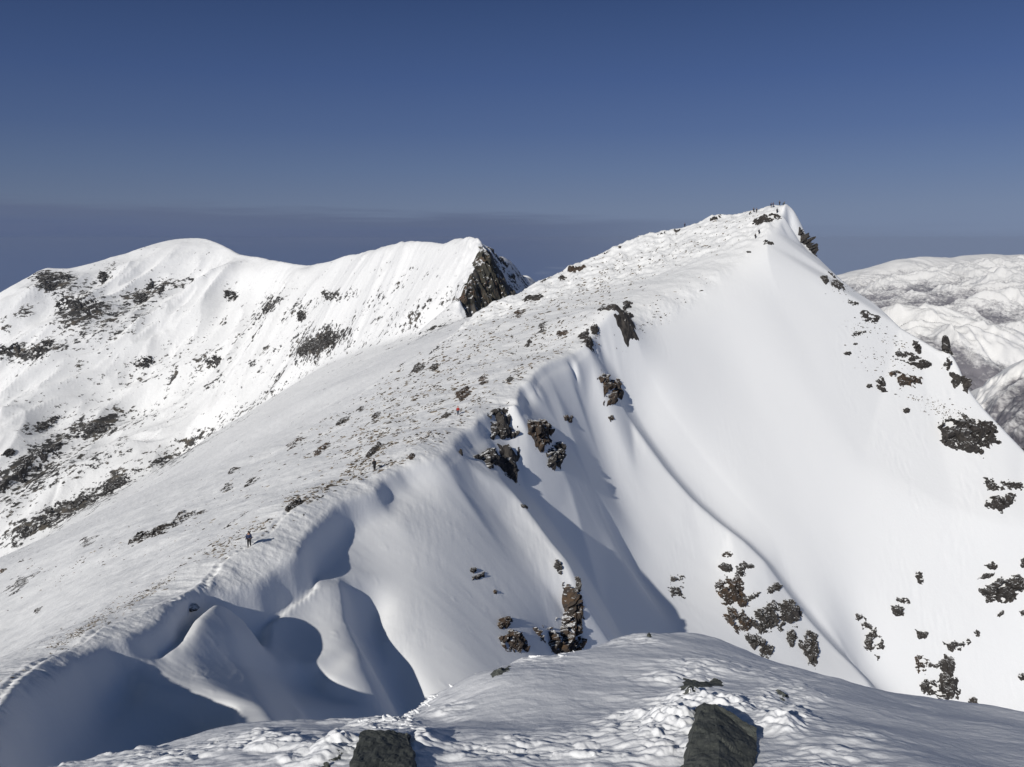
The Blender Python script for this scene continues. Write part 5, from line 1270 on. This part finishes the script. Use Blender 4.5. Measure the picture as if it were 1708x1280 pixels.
def person(label, px, py, hpx, yaw, hf, yr, jacket, legs, hat, pack=None, poles=0, stride=0.25, lean=0.05, bend=0.0, fingers=True, group=None, d=None, parts=True):
    P = march(hf, [px], [py], *yr)[0]
    k = 0
    while np.isnan(P[0]) and k < 12: k += 1; P = march(hf, [px], [py + k], *yr)[0]
    if np.isnan(P[0]): P = pt(px, py, d or 300)
    if yr[0] == 30: P[2] -= float(trench(np.array([P[0]]), np.array([P[1]]))[0])
    root = bpy.data.objects.new('person', None); COL.objects.link(root)
    root.location = (P[0], P[1], P[2] - 0.03); root.rotation_euler = (0, 0, yaw); root.empty_display_size = 0.2
    tag(root, label, 'person', group)
    # figure faces -y in its own frame; 1.74 m tall
    st = stride; ln = lean; hp = 0.92 - bend * 0.25
    hip = (0, 0, hp); sh_y = -ln * 1.2 - bend * 0.45; shz = hp + 0.50 - bend * 0.18
    J = [(0, 0, hp, .135), (0, sh_y * .5, hp + 0.24, .13), (0, sh_y, shz, .14), (0, sh_y - .02, shz + .12, .058), (0, sh_y - .04, shz + .20, .085), (0, sh_y - .05, shz + .27, .095), (0, sh_y - .045, shz + .335, .07)]
    E = [(0, 1), (1, 2), (2, 3), (3, 4), (4, 5), (5, 6)]
    leg_e, arm_e = [], []
    for sx, sy in ((-1, -st), (1, st * .8)):
        b = len(J)
        J += [(sx * .10, 0, hp - .06, .10), (sx * .11, sy * .5 - .06 - bend * .1, .50, .068), (sx * .11, sy * .9 + .03, .10, .045), (sx * .115, sy - .08, .045, .045), (sx * .12, sy - .17, .04, .035)]
        E += [(0, b), (b, b + 1), (b + 1, b + 2), (b + 2, b + 3), (b + 3, b + 4)]; leg_e.append(b)
    for sx, sy in ((-1, 1), (1, -1)):
        b = len(J); fy = sh_y - .16 - .06 * sy if poles else sh_y + .05 * sy
        hz = shz - .38 if poles else shz - .52
        J += [(sx * .19, sh_y, shz - .02, .062), (sx * .25, sh_y + .03, shz - .28, .046), (sx * .27, fy - .04, hz, .032), (sx * .27, fy - .085, hz - .03, .036)]
        E += [(2, b), (b, b + 1), (b + 1, b + 2), (b + 2, b + 3)]; arm_e.append(b)
        if fingers:
            for q in range(5):
                f = len(J); ox = (q - 1.8) * .017
                if q == 0: J += [(sx * .27 - sx * .035, fy - .10, hz - .025, .010), (sx * .27 - sx * .045, fy - .125, hz - .05, .009)]
                else: J += [(sx * .27 + ox, fy - .115, hz - .05, .010), (sx * .27 + ox, fy - .105, hz - .085 + .004 * abs(q - 2), .008)]
                E += [(b + 3, f), (f, f + 1)]
    body = skin_obj('body', J, E, CL['skin'], root, sub=1)
    g = .022
    def sub_(name, ids, mat, grow, extra=None):
        mp = {j: i for i, j in enumerate(ids)}
        return skin_obj(name, [J[j][:3] + (J[j][3] + grow,) for j in ids], [(mp[a], mp[b]) for a, b in E if a in mp and b in mp], mat, root)
    if parts:
        a1, a2 = arm_e; l1, l2 = leg_e
        sub_('jacket', [0, 1, 2, a1, a1 + 1, a1 + 2, a2, a2 + 1, a2 + 2], CL[jacket], .05)
        sub_('trousers', [0, l1, l1 + 1, l1 + 2, l2, l2 + 1, l2 + 2], CL[legs], .035)
        for b in leg_e: skin_obj('boot', [J[b + 2][:3] + (.062,), J[b + 3][:3] + (.058,), J[b + 4][:3] + (.05,)], [(0, 1), (1, 2)], CL['black'], root)
        for b in arm_e:
            x, y, z, r = J[b + 3]; ellip('glove', (x, y - .01, z - .015), (.055, .06, .07), CL['black'], root)
        hx = J[5]; ellip('hat', (0, hx[1] + .012, hx[2] + .055), (.112, .122, .105), CL[hat], root)
        # face: nose and mouth, eyes at half height
        for nm, mx, sz in (('eye', (-.03, hx[1] - .09, hx[2] - .015), (.016, .012, .012)), ('eye', (.03, hx[1] - .09, hx[2] - .015), (.016, .012, .012)), ('mouth', (0, hx[1] - .085, hx[2] - .085), (.045, .014, .008))):
            me = bpy.data.meshes.new(nm); bm = bmesh.new(); bmesh.ops.create_icosphere(bm, subdivisions=1, radius=.6, matrix=Matrix.Translation(mx) @ Matrix.Diagonal((*sz, 1)))
            bm.to_mesh(me); bm.free(); me.materials.append(CL['black']); eo = bpy.data.objects.new(nm, me); COL.objects.link(eo); eo.parent = root
        me = bpy.data.meshes.new('nose'); bm = bmesh.new(); bmesh.ops.create_cone(bm, cap_ends=True, segments=6, radius1=.016, radius2=.006, depth=.05, matrix=Matrix.Translation((0, hx[1] - .098, hx[2] - .04)))
        bm.to_mesh(me); bm.free(); me.materials.append(CL['skin']); eo = bpy.data.objects.new('nose', me); COL.objects.link(eo); eo.parent = root
        if pack:
            w, hgt, mat = pack
            bm = bmesh.new(); bmesh.ops.create_cube(bm, size=1)
            bmesh.ops.bevel(bm, geom=bm.edges[:], offset=.16, segments=3, affect='EDGES')
            for v in bm.verts: v.co = Vector((v.co.x * w * (1.0 - .15 * v.co.z), v.co.y * .24 + sh_y * .7 + .22, v.co.z * hgt + shz - .12))
            me = bpy.data.meshes.new('backpack'); bm.to_mesh(me); bm.free(); me.materials.append(CL[mat]); bo = bpy.data.objects.new('backpack', me); COL.objects.link(bo); bo.parent = root
        if poles:
            for b in arm_e[:poles]:
                x, y, z, r = J[b + 3]; sx = 1 if x > 0 else -1
                bm = bmesh.new(); top = Vector((x, y - .02, z + .08)); bot = Vector((x + .10 * sx, y - .22, -0.05)); dv = bot - top
                bmesh.ops.create_cone(bm, cap_ends=True, segments=7, radius1=.010, radius2=.007, depth=dv.length, matrix=Matrix.Translation((top + bot) / 2) @ dv.to_track_quat('Z', 'Y').to_matrix().to_4x4())
                bmesh.ops.create_cone(bm, cap_ends=True, segments=8, radius1=.05, radius2=.05, depth=.01, matrix=Matrix.Translation(top + dv * .93) @ dv.to_track_quat('Z', 'Y').to_matrix().to_4x4())
                me = bpy.data.meshes.new('trekking_pole'); bm.to_mesh(me); bm.free(); me.materials.append(CL['metal']); po = bpy.data.objects.new('trekking_pole', me); COL.objects.link(po); po.parent = root
    return root
PY = (30, 420)
R_ = math.radians
person('person in a navy jacket, dark cap and black trousers walking the near track with poles', 416, 912, 27, R_(10), near_h, PY, 'navy', 'black', 'black', (0.34, .5, 'black'), 2, .16, .04)
person('person in black with a bulky backpack on the crest above the cornice', 625, 785, 19, R_(200), near_h, PY, 'black', 'black', 'black', (0.42, .62, 'black'), 1, .22, .16, bend=0.2)
person('person in a red jacket and orange cap standing on the ridge track', 764, 693, 15, R_(-5), near_h, PY, 'red', 'slate', 'orange', None, 2, .10, .02)
SG = 'people gathered on the summit'
person('person in dark clothes climbing alone below the summit, lower of two', 1260, 398.5, 8.5, R_(190), near_h, PY, 'slate', 'black', 'black', (0.34, .5, 'black'), 0, .22, .18, fingers=False)
person('person in dark clothes climbing below the summit, upper of two', 1266, 391, 8.5, R_(180), near_h, PY, 'grey', 'black', 'black', (0.34, .5, 'slate'), 0, .22, .15, fingers=False)
person('person in dark clothes standing right below the summit crowd', 1296, 356, 8, R_(170), near_h, PY, 'slate', 'black', 'black', (0.34, .5, 'black'), 0, .2, .1, fingers=False, group=SG)
person('person in navy in the pair at the top of the skyline, left one', 1286, 347, 7.5, R_(40), near_h, PY, 'navy', 'black', 'black', (0.4, .55, 'navy'), 0, .1, .05, fingers=False, group=SG)
person('person in blue in the pair at the top of the skyline, right one', 1289.5, 346, 7.5, R_(-30), near_h, PY, 'navy', 'navy', 'navy', (0.4, .55, 'slate'), 0, .1, .05, fingers=False, group=SG)
person('tallest-looking dark person standing closest to the summit tip', 1300, 342, 8, R_(20), near_h, PY, 'slate', 'black', 'black', None, 0, .1, .03, fingers=False, group=SG)
person('person in olive bending down at the summit tip', 1306, 342, 6, R_(80), near_h, PY, 'olive', 'grey', 'olive', None, 0, .1, .1, bend=0.9, fingers=False, group=SG)
person('crouching dark person on the skyline, lowest of the three left of the summit', 1250, 359, 5, R_(30), near_h, PY, 'olive', 'black', 'black', None, 0, .1, .1, bend=0.8, fingers=False)
person('dark person in the middle of the three on the skyline left of the summit', 1257, 354, 6.5, R_(-20), near_h, PY, 'slate', 'black', 'black', (0.36, .5, 'navy'), 0, .1, .05, bend=0.3, fingers=False)
person('dark person, right one of the three on the skyline left of the summit', 1261.5, 355, 7, R_(10), near_h, PY, 'grey', 'black', 'black', None, 0, .1, .05, bend=0.2, fingers=False)
person('lone dark person far down the left skyline of the summit ridge', 1142, 375, 4, R_(0), near_h, PY, 'navy', 'black', 'black', None, 0, .1, .05, bend=0.2, fingers=False)
print('people', time.time() - T00)

# ------------------------------------------------------------------ the air
def haze():
    x0, x1, y0, y1, z0, z1 = -16500, 16500, -900, 15500, -1700, 32
    V = [(x, y, z) for z in (z0, z1) for y in (y0, y1) for x in (x0, x1)]
    F = [(0, 2, 3, 1), (4, 5, 7, 6), (0, 1, 5, 4), (2, 6, 7, 3), (0, 4, 6, 2), (1, 3, 7, 5)]
    m = bpy.data.materials.new('air'); m.use_nodes = True; nt = m.node_tree; nt.nodes.clear()
    o_ = nt.nodes.new('ShaderNodeOutputMaterial'); v = nt.nodes.new('ShaderNodeVolumePrincipled')
    v.inputs['Color'].default_value = (0.75, 0.82, 0.95, 1); v.inputs['Density'].default_value = HAZE; v.inputs['Anisotropy'].default_value = 0.3
    nt.links.new(v.outputs[0], o_.inputs['Volume'])
    o = mesh_obj('haze', V, F, m, None, smooth=False); tag(o, kind='stuff')
if HAZE > 0: haze()
